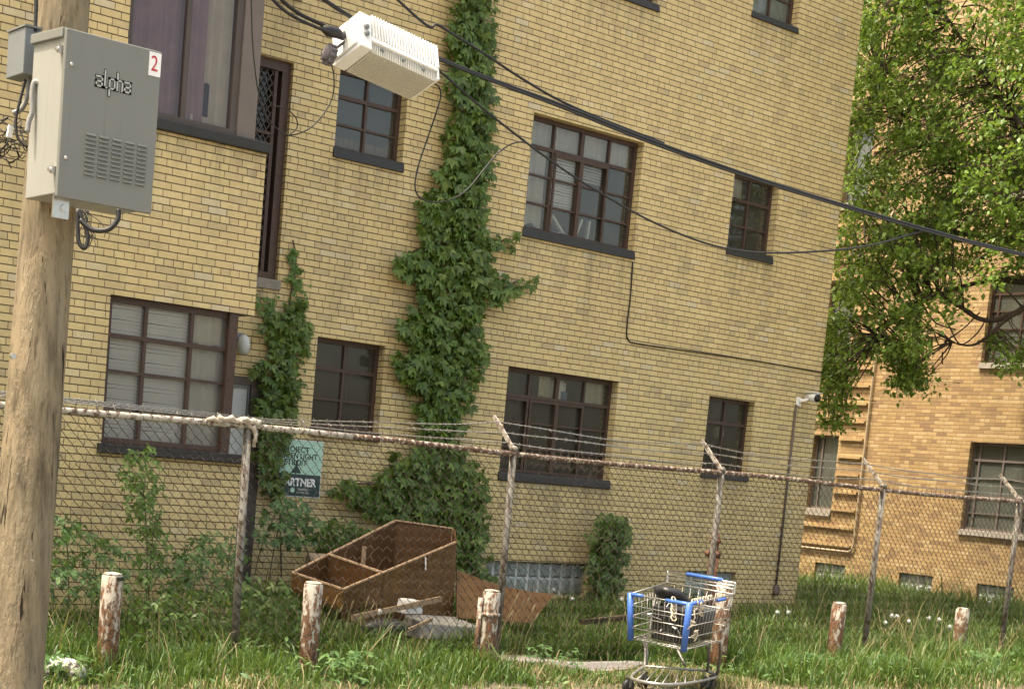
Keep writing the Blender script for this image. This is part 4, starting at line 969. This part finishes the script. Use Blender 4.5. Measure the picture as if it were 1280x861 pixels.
m = MB(); nq = 14; vs = []
for k in range(nq+1):
    t = k/nq; a = p1.lerp(p2, t)+Vector((0, .0, -.05*math.sin(t*math.pi))); b = p4.lerp(p3, t)
    vs += [a, b, a+Vector((.01, .022, .006)), b+Vector((.01, .022, 0))]
fs = []
for k in range(nq):
    o = 4*k; fs += [(o, o+1, o+5, o+4), (o+2, o+6, o+7, o+3), (o, o+4, o+6, o+2), (o+1, o+3, o+7, o+5)]
fs += [(0, 2, 3, 1), (4*nq, 4*nq+1, 4*nq+3, 4*nq+2)]; m.add(vs, fs)
solo('loose_panel', m, mVeneer, 'curved brown veneer sheet leaning at the right end of the broken cabinet', 'board', p4)
a, b = atY(440, 772, 11.45), atY(551, 748, 11.5); solo('plank', MB().bar(a, b, .025, .05), mPlank, 'narrow pale plank propped in front of the broken cabinet', 'plank', a)
a, b = atY(505, 789, 11.35), atY(540, 774, 11.45); solo('plank', MB().bar(a, b, .02, .03), mPlank, 'short pale stick in the grass below the longer plank', 'plank', a)
def lump(name, c, s, mat, label, cat, seed, amp=.18, flat=1):
    r_ = random.Random(seed); ph = [r_.uniform(0, 6) for _ in range(6)]; vs = []; n1, n2 = 10, 16
    for i in range(n1+1):
        th = math.pi*i/n1
        for j in range(n2):
            f = 2*math.pi*j/n2; k = 1+amp*(math.sin(2*f+ph[0])*math.sin(th)+.6*math.sin(3*f+ph[1]+th*2)*math.sin(th)+.4*math.sin(5*f+ph[2]))*.6
            vs.append((c[0]+s[0]*k*math.sin(th)*math.cos(f), c[1]+s[1]*k*math.sin(th)*math.sin(f), c[2]+s[2]*k*math.cos(th)))
    m = MB(); m.add(vs, [(i*n2+j, i*n2+(j+1) % n2, (i+1)*n2+(j+1) % n2, (i+1)*n2+j) for i in range(n1) for j in range(n2)])
    return solo(name, m, mat, label, cat, c, True)
c = atY(560, 772, 11.5); m = MB(); m.hexa([c+Vector(v) for v in ((-.36, -.05, -.2), (.45, -.05, -.2), (.42, .4, -.2), (-.33, .4, -.2), (-.33, -.02, -.05), (.42, -.03, -.09), (.40, .36, -.03), (-.30, .36, .0))]); solo('foam_slab', m, mFoam, 'grey foam slab under the loose brown sheet', 'foam', c, bevel=.008)
c = atY(512, 757, 11.55); m = MB(); m.hexa([c+Vector(v) for v in ((-.09, -.06, -.07), (.12, -.06, -.07), (.12, .1, -.07), (-.09, .1, -.07), (-.08, -.05, .07), (.11, -.06, .05), (.11, .08, .06), (-.08, .08, .07))]); solo('foam_block', m, mWhite, 'small whitish block of foam beside the plank under the cabinet', 'foam', c, bevel=.01)
c = atY(400, 704, 13.3); m = MB(); m.hexa([c+Vector(v) for v in ((-.15, -.12, -.5), (.3, -.12, -.5), (.3, .12, -.5), (-.15, .12, -.5), (-.15, -.12, .0), (.3, -.12, .05), (.3, .12, .1), (-.1, .12, .1))]); solo('cardboard_box', m, mCard, 'pale cardboard box behind the left end of the broken cabinet', 'box', c, bevel=.01)
c = atY(480, 782, 11.35); lump('rubbish_bag', (c.x, c.y, c.z-.02), (.24, .13, .09), mBag, 'dark crumpled rubbish bag in the grass under the plank', 'bag', 4)
c = atZ(74, 833, .14); lump('rubble', (c.x, c.y, .10), (.19, .15, .11), rusty('dirty_white_stone', (.5, .48, .42), .42, 12, .8, rust=((.09, .08, .06), (.03, .03, .025))), 'dirty white lump of rubble in the grass at the foot of the pole', 'rubble', 9, .22)
a, b = atY(727, 777, 11.6), atY(792, 770, 11.9); solo('plank', MB().bar(a, b, .06, .05), wood_mat('dark_plank_wood', (.03, .022, .015), (.07, .05, .03)), 'dark weathered board lying in the grass left of the shopping cart', 'plank', a)

# ------------------------------------------------------------------ leaves
def norm(a): return a/np.maximum(np.linalg.norm(a, axis=1, keepdims=True), 1e-9)
def leaf_mesh(P, d, n, L_, w_, fold=.18, curl=.0):
    """rhombic leaves: base P, direction d, normal n, length, width (arrays)"""
    d = norm(d); s = norm(np.cross(d, n)); n = np.cross(s, d)
    Lc = L_[:, None]; wc = w_[:, None]
    b = P; l = P+d*Lc*.42-s*wc*.5+n*wc*fold; r = P+d*Lc*.42+s*wc*.5+n*wc*fold; t = P+d*Lc-n*Lc*curl; mid = P+d*Lc*.45
    V = np.stack([b, l, mid, r, t], 1).reshape(-1, 3); o = (np.arange(len(P))*5)[:, None]
    F = np.concatenate([o+np.array([[0, 2, 1]]), o+np.array([[0, 3, 2]]), o+np.array([[1, 2, 4]]), o+np.array([[2, 3, 4]])])
    return V, F
def inside(poly, p):
    x, y = p; c = False; j = len(poly)-1
    for i in range(len(poly)):
        xi, yi = poly[i]; xj, yj = poly[j]
        if (yi > y) != (yj > y) and x < (xj-xi)*(y-yi)/(yj-yi)+xi: c = not c
        j = i
    return c
def poly_pts(poly, n, jitter=0):
    xs_ = [p[0] for p in poly]; ys_ = [p[1] for p in poly]; out = []
    while len(out) < n:
        p = (random.uniform(min(xs_), max(xs_)), random.uniform(min(ys_), max(ys_)))
        if inside(poly, p): out.append((p[0]+random.gauss(0, jitter), p[1]+random.gauss(0, jitter)))
    return out
def palmate(C, size, seed, droop=.9, face=(0, -1, 0), nl=5):
    """five-fingered creeper leaves centred at C, hanging down and facing outwards"""
    r = np.random.default_rng(seed); N = len(C); out = []
    fn = norm(np.array([face])+r.normal(0, .33, (N, 3))+np.array([[0, 0, .35]]))
    dn_ = np.array([[0, 0, -1.0]])+r.normal(0, .38, (N, 3)); dn_ = norm(dn_-fn*np.sum(dn_*fn, 1, keepdims=True)); sd_ = np.cross(fn, dn_)
    sz = size*r.uniform(.45, 1.35, N)
    Vs, Fs = [], []; off = 0
    angs = np.linspace(-1.25, 1.25, nl)
    for a in angs:
        aa = a+r.normal(0, .12, N)
        d = dn_*np.cos(aa)[:, None]+sd_*np.sin(aa)[:, None]-fn*.25*r.uniform(-.2, 1, N)[:, None]
        ll = sz*(1-.18*abs(a))*.62
        v, f = leaf_mesh(C, d, fn+r.normal(0, .12, (N, 3)), ll, ll*.46, .12, .06)
        Vs.append(v); Fs.append(f+off); off += len(v)
    return np.concatenate(Vs), np.concatenate(Fs)
def leafy_on_wall(poly, n, size, seed, depth=(.02, .22), Yp=D, nl=5, jit=3):
    pts = poly_pts(poly, n, jit); r = random.Random(seed)
    C = np.array([list(atY(x, y, Yp-r.uniform(*depth))) for x, y in pts])
    return palmate(C, size, seed, nl=nl)
main_vine = [(572, -30), (618, -30), (614, 60), (610, 120), (616, 160), (612, 210), (606, 250), (606, 292), (630, 300), (648, 291), (644, 306), (618, 318), (606, 335), (640, 352), (669, 343), (660, 358), (625, 373), (604, 374), (597, 400), (606, 430), (600, 478), (584, 500), (572, 548), (590, 580), (607, 600), (609, 640), (602, 680), (612, 722), (590, 722), (570, 690), (548, 672), (520, 668), (480, 650), (455, 628), (425, 616), (411, 602), (440, 603), (470, 612), (490, 580), (520, 560), (530, 530), (527, 492), (508, 474), (490, 460), (512, 440), (526, 424), (504, 420), (497, 402), (518, 388), (530, 384), (526, 352), (505, 338), (489, 317), (520, 316), (533, 302), (532, 268), (523, 252), (536, 238), (552, 244), (555, 205), (566, 165), (570, 130), (567, 90)]
rootp = atY(588, 745, D); vine = thing('climbing_vine', 'tall dense creeper climbing the brick wall beside the big windows', 'vine', (rootp.x, D-.1, 0))
obj('leaves', leafy_on_wall(main_vine, 3500, .18, 11, jit=5), mVine, vine)
mb = MB()
for l in ([(592, 750), (585, 690), (565, 600), (555, 520), (560, 420), (572, 330), (583, 240), (592, 120), (596, -20)], [(585, 700), (520, 620), (470, 605), (440, 605)], [(560, 430), (530, 425), (510, 445)], [(575, 335), (620, 360), (645, 352)], [(575, 330), (610, 310), (630, 300)], [(580, 280), (545, 300), (510, 318)], [(570, 600), (600, 640), (598, 715)]):
    mb.tube(spline([atY(x, y, D-.03) for x, y in l], 6), .012, 6)
obj('stem', mb, mVineStem, vine, True)
sv = [(366, 372), (380, 378), (388, 390), (386, 420), (374, 470), (376, 510), (360, 545), (356, 590), (350, 615), (344, 618), (330, 600), (322, 560), (324, 508), (322, 465), (336, 438), (328, 402), (340, 390), (362, 396)]
rp2 = atY(352, 720, D); v2 = thing('climbing_vine', 'smaller creeper beside the entry door, hanging over half of the sign', 'vine', (rp2.x, D-.1, 0))
obj('leaves', leafy_on_wall(sv, 560, .15, 12, (.02, .14), jit=4), mVine, v2)
mb = MB(); mb.tube(spline([atY(x, y, D-.03) for x, y in ((352, 730), (350, 640), (348, 560), (352, 470), (362, 380), (370, 330), (366, 300))], 6), .009, 6); mb.tube(spline([atY(x, y, D-.03) for x, y in ((352, 470), (335, 420), (325, 375), (335, 380))], 5), .005, 5); obj('stem', mb, mVineStem, v2, True)
top_w = [(x, y) for x, y in ((366, 318), (370, 332), (366, 345), (374, 356), (374, 366), (378, 376), (326, 378), (340, 378), (334, 395))]
obj('young_leaves', palmate(np.array([list(atY(x+random.gauss(0, 4), y+random.gauss(0, 5), D-.04)) for x, y in top_w*7]), .12, 5), mVineY, v2)
# low leafy plants by the wall
def leafy_plant(name, label, cat, poly, n, size, Yp, mat, seed, stems, dep=.35, nl=5, jit=4, group=None):
    bx = sum(s[0][0] for s in stems)/len(stems); b = atY(bx, stems[0][0][1], Yp); t = thing(name, label, cat, (b.x, b.y, gz(b.x, b.y)), group)
    obj('leaves', leafy_on_wall(poly, n, size, seed, (-dep, dep), Yp, nl, jit), mat, t)
    mb = MB(); r = random.Random(seed)
    for s in stems:
        pts = [atY(x, y, Yp+r.uniform(-.1, .1)*(i > 0)) for i, (x, y) in enumerate(s)]; pts[0].z = gz(pts[0].x, pts[0].y)-.03
        mb.tube(spline(pts, 4), .006, 5)
    obj('stem', mb, mStem, t, True); return t
leafy_plant('shrub', 'dark green garland-like shrub standing against the wall between the glass blocks', 'shrub', [(762, 642), (782, 652), (788, 670), (780, 700), (772, 745), (742, 748), (736, 705), (744, 662)], 480, .15, 13.9, mWeedD, 21, [[(755, 755), (758, 700), (768, 650)], [(760, 755), (765, 700), (775, 660)]], .18)
leafy_plant('sapling', 'slender light green sapling growing through the fence below the bay window', 'sapling', [(160, 560), (185, 556), (196, 580), (204, 640), (208, 700), (200, 735), (172, 735), (170, 660), (152, 590)], 300, .105, 12.3, mVineY, 22, [[(186, 745), (184, 690), (180, 620), (172, 562)], [(186, 745), (190, 680), (196, 640)]], .15, nl=3)
leafy_plant('weed_bush', 'leafy weed bush between the utility pole and the sapling', 'bush', [(60, 642), (85, 640), (110, 665), (150, 680), (165, 740), (60, 750)], 230, .12, 12.0, mWeed, 23, [[(90, 760), (85, 700), (80, 650)], [(110, 760), (120, 710), (118, 670)]], .4, nl=3)
leafy_plant('weed_bush', 'broad low weed bush under the bay, right of the sapling', 'bush', [(205, 700), (235, 680), (260, 665), (292, 662), (305, 690), (312, 745), (215, 752)], 260, .12, 12.4, mWeed, 24, [[(240, 765), (245, 710), (255, 675)], [(280, 765), (285, 710), (290, 670)]], .4, nl=3)
leafy_plant('weed_bush', 'light green stalky weeds under the sign, beside the fence post', 'bush', [(322, 650), (350, 618), (385, 632), (400, 655), (380, 690), (345, 672), (322, 690)], 150, .13, 13.2, mWeed, 25, [[(312, 770), (322, 700), (345, 640)], [(400, 745), (385, 690), (355, 640)], [(330, 770), (340, 700), (350, 650)]], .25)
leafy_plant('weed_bush', 'dark creeper clump on the wall behind the broken cabinet', 'bush', [(392, 668), (420, 650), (455, 655), (470, 672), (430, 690), (395, 700)], 180, .14, 13.7, mVine, 26, [[(410, 740), (420, 700), (430, 665)]], .15)
leafy_plant('weed_bush', 'dark weeds in the grass between the first two bollards', 'bush', [(150, 745), (200, 735), (300, 725), (360, 730), (395, 760), (360, 790), (180, 790)], 380, .12, 11.6, mWeedD, 27, [[(200, 800), (210, 750)], [(330, 800), (335, 745)]], .5, nl=3)
for (px, py, n_, sz, lab, sd_) in ((1010, 838, 70, .12, 'pale broad-leaved weed at the grass edge right of the cart', 31), (1125, 842, 60, .12, 'pale low weed between the two right bollards', 32), (1225, 835, 80, .13, 'pale grassy weed below the furthest bollard', 33), (60, 850, 70, .12, 'pale weed at the foot of the utility pole', 34), (690, 835, 60, .10, 'small weed at the edge of the gravel patch', 35), (440, 845, 60, .11, 'pale weed in the grass below the second bollard', 36)):
    b = atZ(px, py+6, 0.02); C = np.array([[b.x+random.gauss(0, .14), b.y+random.gauss(0, .10), random.uniform(.06, .26)] for _ in range(n_)])
    t = thing('weed', lab, 'weed', (b.x, b.y, gz(b.x, b.y)), 'pale weeds along the grass edge'); obj('leaves', palmate(C, sz, sd_, face=(0, -.5, 1), nl=3), mWeed, t)
    mb = MB()
    for k in range(8): mb.tube([(b.x, b.y, 0), tuple(C[k])], .003, 4)
    obj('stem', mb, mStem, t)

# ------------------------------------------------------------------ tree
tx, ty = 22.1, 11.9
tree = thing('tree', 'green leafy tree in front of the orange brick wing, its boughs drooping behind the corner', 'tree', (tx, ty, 0))
mb = MB()
TR = [Vector((tx, ty, -.1)), Vector((tx-.03, ty+.05, 1.5)), Vector((tx-.1, ty+.1, 3.2)), Vector((tx-.12, ty+.2, 4.6))]
mb.tube(spline(TR, 6), [.26-.10*k/18 for k in range(19)], 14); obj('trunk', mb, mBark, tree, True)
crown = [(1085, -200), (1076, 0), (1068, 60), (1058, 160), (1050, 240), (1044, 330), (1030, 400), (1022, 500), (1034, 528), (1050, 508), (1056, 470), (1085, 432), (1110, 440), (1130, 484), (1148, 470), (1152, 440), (1168, 418), (1190, 392), (1215, 380), (1240, 350), (1275, 330), (1300, 400), (1420, 420), (1470, 250), (1440, 0), (1400, -200), (1250, -260)]
clumps = []
def crown_noise(x, y): return math.sin(x*.055+1.3)*math.sin(y*.047+.4)+.6*math.sin(x*.11+y*.06)+.5*math.sin(x*.03-y*.09+2)
while len(clumps) < 1500:
    p = poly_pts(crown, 1)[0]
    nz_ = crown_noise(*p)
    if nz_ < -.65 and p[1] > 10 and random.random() < .75: continue
    if 1195 < p[0] < 1275 and 90 < p[1] < 215 and random.random() < .3: continue
    if p[1] < 60 and 1180 < p[0] < 1265 and random.random() < .7: continue
    if p[1] > 350 and 1160 < p[0] < 1225 and random.random() < .7: continue
    if p[0] > 1205 and p[1] > 345 and random.random() < .8: continue
    clumps.append((p, random.uniform(19.6, 22.3)))
for k in range(10): clumps.append(((random.uniform(1240, 1290), random.uniform(415, 455)), random.uniform(20.6, 21.4)))
for k in range(12): clumps.append(((1130+random.gauss(0, 16), random.uniform(425, 480)), random.uniform(20.6, 21.4)))
for k in range(24): clumps.append(((1042+random.gauss(0, 9), random.uniform(420, 528)), random.uniform(20.2, 21.0)))
C = []; limbs = MB()
limb_paths = [[(1350, 330), (1290, 352), (1240, 350), (1180, 366), (1120, 395), (1075, 430), (1045, 470)], [(1350, 330), (1280, 385), (1230, 400), (1180, 372), (1140, 380), (1100, 420)],
              [(1355, 300), (1290, 270), (1220, 230), (1150, 170), (1100, 100)], [(1350, 280), (1290, 180), (1230, 90), (1170, 0), (1130, -90)], [(1355, 260), (1330, 120), (1310, 0), (1290, -140)], [(1350, 310), (1260, 300), (1160, 290), (1090, 310), (1060, 340)], [(1350, 335), (1300, 372), (1260, 398), (1220, 430), (1190, 428)]]
LP = []
fork = TR[-1]
for k, lp_ in enumerate(limb_paths):
    pts = [atX(x, y, 21.7-.25*((k*3) % 5)-.05*i) for i, (x, y) in enumerate(lp_)]
    pts = [fork+Vector((0, 0, -.3*(k % 3)))]+pts; sp_ = spline(pts, 6); LP.append(sp_)
    limbs.tube(sp_, [.062*(1-.85*i/(len(sp_)-1)) for i in range(len(sp_))], 8)
allp = [q for sp_ in LP for q in sp_]
ap = np.array([list(q) for q in allp])
for (p, X) in clumps:
    c = atX(p[0], p[1], X); i = int(np.argmin(np.sum((ap-np.array(c))**2, 1))); q = allp[i]
    md = q.lerp(c, .55)+Vector((random.uniform(-.12, .12), random.uniform(-.12, .12), .12*(q-c).length))
    sp_ = spline([q, md, c], 4); L0 = (q-c).length
    limbs.tube(sp_, [.017*(1-.75*k/(len(sp_)-1))*min(1.4, .5+.4*L0) for k in range(len(sp_))], 5)
    nl_ = random.randint(34, 58); rad = random.uniform(.20, .36)
    for _ in range(nl_):
        v = np.array([random.gauss(0, 1) for _ in range(3)]); v = v/np.linalg.norm(v)*rad*random.random()**.5
        C.append([c.x+v[0], c.y+v[1], c.z+v[2]*.8-.05])
    for _ in range(3):
        e = c+Vector((random.gauss(0, .2), random.gauss(0, .2), random.gauss(-.03, .14))); limbs.tube([c, e], .004, 3)
tw = [[(1150, 395), (1165, 410), (1175, 432), (1190, 420)], [(1170, 385), (1185, 405), (1200, 430), (1220, 418), (1235, 395)], [(1180, 428), (1205, 410), (1225, 390)], [(1178, 440), (1178, 455)], [(1150, 372), (1168, 402), (1195, 412)]]
for l in tw: limbs.tube(spline([atX(x, y, 20.9) for x, y in l], 5), .011, 5)
obj('limbs', limbs, mBark, tree, True)
C = np.array(C); N = len(C); r = np.random.default_rng(3)
dirs = r.normal(0, 1, (N, 3)); dirs[:, 2] -= .8; nr_ = r.normal(0, .6, (N, 3)); nr_[:, 2] += 1
ll = r.uniform(.055, .115, N)
obj('leaves', leaf_mesh(C, dirs, nr_, ll, ll*.58, .12, .08), mTree, tree)

# ------------------------------------------------------------------ grass
def grass(n, xr, yr, hmin, hmax, mat, name, seed, dens=None, width=.007, hfun=None):
    r = np.random.default_rng(seed); x = r.uniform(*xr, n); y = r.uniform(*yr, n)
    nz1 = np.sin(x*1.7+y*2.3)+np.sin(x*3.9-y*1.2+1)+.8*np.sin(y*5.1+x*.8)
    keep = r.random(n) < np.clip(.72+.22*nz1, .12, 1)
    if dens is not None: keep &= r.random(n) < dens(x, y)
    x, y, nz1 = x[keep], y[keep], nz1[keep]; n = len(x)
    s = np.clip((y-10.6)/3.0, 0, 1); z = .08*s*s*(3-2*s)+.025*np.sin(x*1.3+y*.7)+.02*np.sin(x*2.9-y*1.9)-.01
    h = r.uniform(hmin, hmax, n)*(1+.22*nz1)*np.where(r.random(n) < .07, 1.5, 1)
    if hfun is not None: h = h*hfun(x, y)
    ang = r.uniform(0, 6.283, n); lean = r.uniform(.1, .75, n)*h
    dx, dy = np.cos(ang)*lean, np.sin(ang)*lean; wa = ang+1.57+r.normal(0, .5, n); w = width*r.uniform(.6, 1.5, n)
    wx, wy = np.cos(wa)*w, np.sin(wa)*w; V = []
    for t, k in ((0, 1.0), (.4, .95), (.75, .6)):
        cx, cy, cz = x+dx*t**2, y+dy*t**2, z+h*(t-.16*t*t)
        V += [np.stack([cx-wx*k, cy-wy*k, cz], 1), np.stack([cx+wx*k, cy+wy*k, cz], 1)]
    V.append(np.stack([x+dx, y+dy, z+h*(.84-.25*(lean/h))], 1))
    V = np.stack(V, 1).reshape(-1, 3); o = (np.arange(n)*7)[:, None]
    F = np.concatenate([o+np.array([q]) for q in ([0, 1, 3], [0, 3, 2], [2, 3, 5], [2, 5, 4], [4, 5, 6])])
    ob = obj(name, (V, F), mat, None); tagp(ob, kind='stuff'); return ob
def clear(x, y):
    d = ((x-cpt.x)/1.15)**2+((y-cpt.y)/.5)**2
    k = np.where(d < 1, .04, 1.0)
    e = 10.05-(x-4)*.095+.12*np.sin(x*2.1)+.08*np.sin(x*5.3)       # ragged front edge of the long grass
    k = np.where(y < e-.55, .10*k, np.where(y < e, .45*k, k))
    in_b = ((x < XC+.05) & (y > D-.05)) | (x > X2-.03) | ((x < BX) & (y > BY-.03))
    return np.where(in_b, 0, k)
def low(x, y):
    f = np.where((x > cpt.x-1.5) & (x < cpt.x+1.6) & (y < cpt.y+.25), .34, 1.0)
    e = 10.25-(x-4)*.095+.12*np.sin(x*2.1)+.08*np.sin(x*5.3)
    return f*np.clip(.40+.6*(y-e+.5)/.6, .40, 1)
o = grass(190000, (3.2, 22), (8.6, 14.2), .15, .33, mGrass, 'grass', 1, clear, .0048, low); o['label'] = 'long green grass growing around the fence and bollards'
o = grass(30000, (18.4, 25.7), (10.5, 21.5), .24, .46, mGrass, 'grass', 2, clear, .0075); o['label'] = 'long grass in the gap between the two brick buildings'
o = grass(16000, (3.2, 19), (8.2, 10.4), .05, .16, mGrassDry, 'dry_grass', 3, lambda x, y: np.where(((x-cpt.x)/1.0)**2+((y-cpt.y)/.4)**2 < 1, .08, .35+.65*(np.sin(x*2.3+1)+np.sin(x*5.1+y*3) > .1)), .005); o['label'] = 'dry straw-coloured grass along the front edge'
rr_ = np.random.default_rng(17)
n_ = 7500; px_ = rr_.uniform(3.4, 20, n_); py_ = rr_.uniform(8.8, 11.6, n_)
k_ = (rr_.random(n_) < clear(px_, py_)) & ((np.sin(px_*2.7+1)+np.sin(py_*4.1+px_)+np.sin(px_*6.3)) > .2)
px_, py_ = px_[k_], py_[k_]
Cw = np.stack([px_, py_, rr_.uniform(.02, .20, len(px_))*np.where((px_ > cpt.x-1.5) & (px_ < cpt.x+1.6) & (py_ < cpt.y+.25), .4, 1)], 1)
aw = rr_.uniform(0, 6.283, len(Cw)); dw = np.stack([np.cos(aw), np.sin(aw), rr_.uniform(.0, .9, len(Cw))], 1); lw_ = rr_.uniform(.04, .095, len(Cw))
o = obj('broad_weeds', leaf_mesh(Cw, dw, np.array([[0, 0, 1.0]])+rr_.normal(0, .3, (len(Cw), 3)), lw_, lw_*rr_.uniform(.22, .5, len(Cw)), .1, .15), mWeed, None); o['kind'] = 'stuff'; o['label'] = 'low broad-leaved weeds mixed into the grass'
o = grass(2600, (3.4, 21), (9.0, 13.5), .36, .62, mGrassDry, 'seed_grass', 9, clear, .0032, low); o['label'] = 'thin pale seed stalks rising above the grass'
# seed stalks
for k, (px, py, hh_, lab) in enumerate(((345, 690, .0, ''), )): pass
def stalks(label, pts, Yp, tilt_, seed):
    r = random.Random(seed); b = atY(*pts[0], Yp); t = thing('seed_stalks', label, 'dry grass', (b.x, b.y, gz(b.x, b.y))); m1 = MB(); m2 = MB()
    for (px, py) in pts:
        e = atY(px, py, Yp); s = Vector((e.x-tilt_+r.uniform(-.06, .06), e.y, gz(e.x, e.y))); md = s.lerp(e, .6)+Vector((-tilt_*.15, 0, .03))
        m1.tube(spline([s, md, e], 5), .003, 4); m2.tube([e.lerp(md, .35), e.lerp(md, .12), e+Vector((.01, 0, .02))], [.003, .010, .002], 5)
    obj('stem', m1, mGrassDry, t); obj('seed_head', m2, mGrassDry, t)
stalks('dry seed stalks leaning in front of the brown veneer sheet', [(648, 742), (655, 750), (662, 746), (640, 765), (672, 768), (668, 757)], 10.6, .18, 1)
stalks('dry bent stalks in front of the broken cabinet', [(441, 752), (460, 748), (428, 757), (467, 755)], 11.0, .12, 2)
# dandelion clocks
dand = [(475, 764, 'white dandelion clock in front of the foam block, the lower of two'), (482, 756, 'white dandelion clock in front of the foam block, the upper of two'), (692, 737, 'dandelion clock at the right tip of the brown veneer sheet'), (715, 748, 'dandelion clock in front of the glass block window'), (777, 749, 'dandelion clock just left of the shopping cart'),
        (972, 765, ''), (986, 765, ''), (1086, 762, 'dandelion clock just left of the fence post right of the cart'), (1107, 778, ''), (1115, 769, ''), (1121, 770, ''), (1136, 776, ''), (1161, 772, ''), (1174, 774, ''), (1187, 783, 'dandelion clock just left of the furthest bollard'), (1237, 752, 'dandelion clock at the foot of the orange wall, right of the furthest bollard'), (445, 748, 'faint dandelion clock among the dry stalks by the broken cabinet')]
for (px, py, lab) in dand:
    p = atZ(px, py, .40); 
    if p.y > 13.8: p = atY(px, py, 13.6)
    g = 'dandelion clocks in the grass'
    if not lab: lab = 'white dandelion clock in the long grass between the cart and the furthest bollard'
    t = thing('dandelion', lab, 'dandelion', (p.x, p.y, gz(p.x, p.y)), g)
    m = MB(); r_ = random.uniform(.017, .023)
    m.lathe((p.x, p.y, p.z-r_), [(.004, 0), (r_*.7, r_*.3), (r_, r_), (r_*.7, r_*1.7), (.004, 2*r_)], 10)
    for k in range(40):
        v = Vector((random.gauss(0, 1), random.gauss(0, 1), random.gauss(0, 1))).normalized(); m.tube([p+v*r_*.8, p+v*(r_+.012)], .0016, 3)
    obj('seed_head', m, mPuff, t, True)
    m = MB(); m.tube(spline([(p.x+random.uniform(-.05, .05), p.y, gz(p.x, p.y)), (p.x+.01, p.y, p.z*.5), p], 4), .004, 5); obj('stem', m, mStem, t)
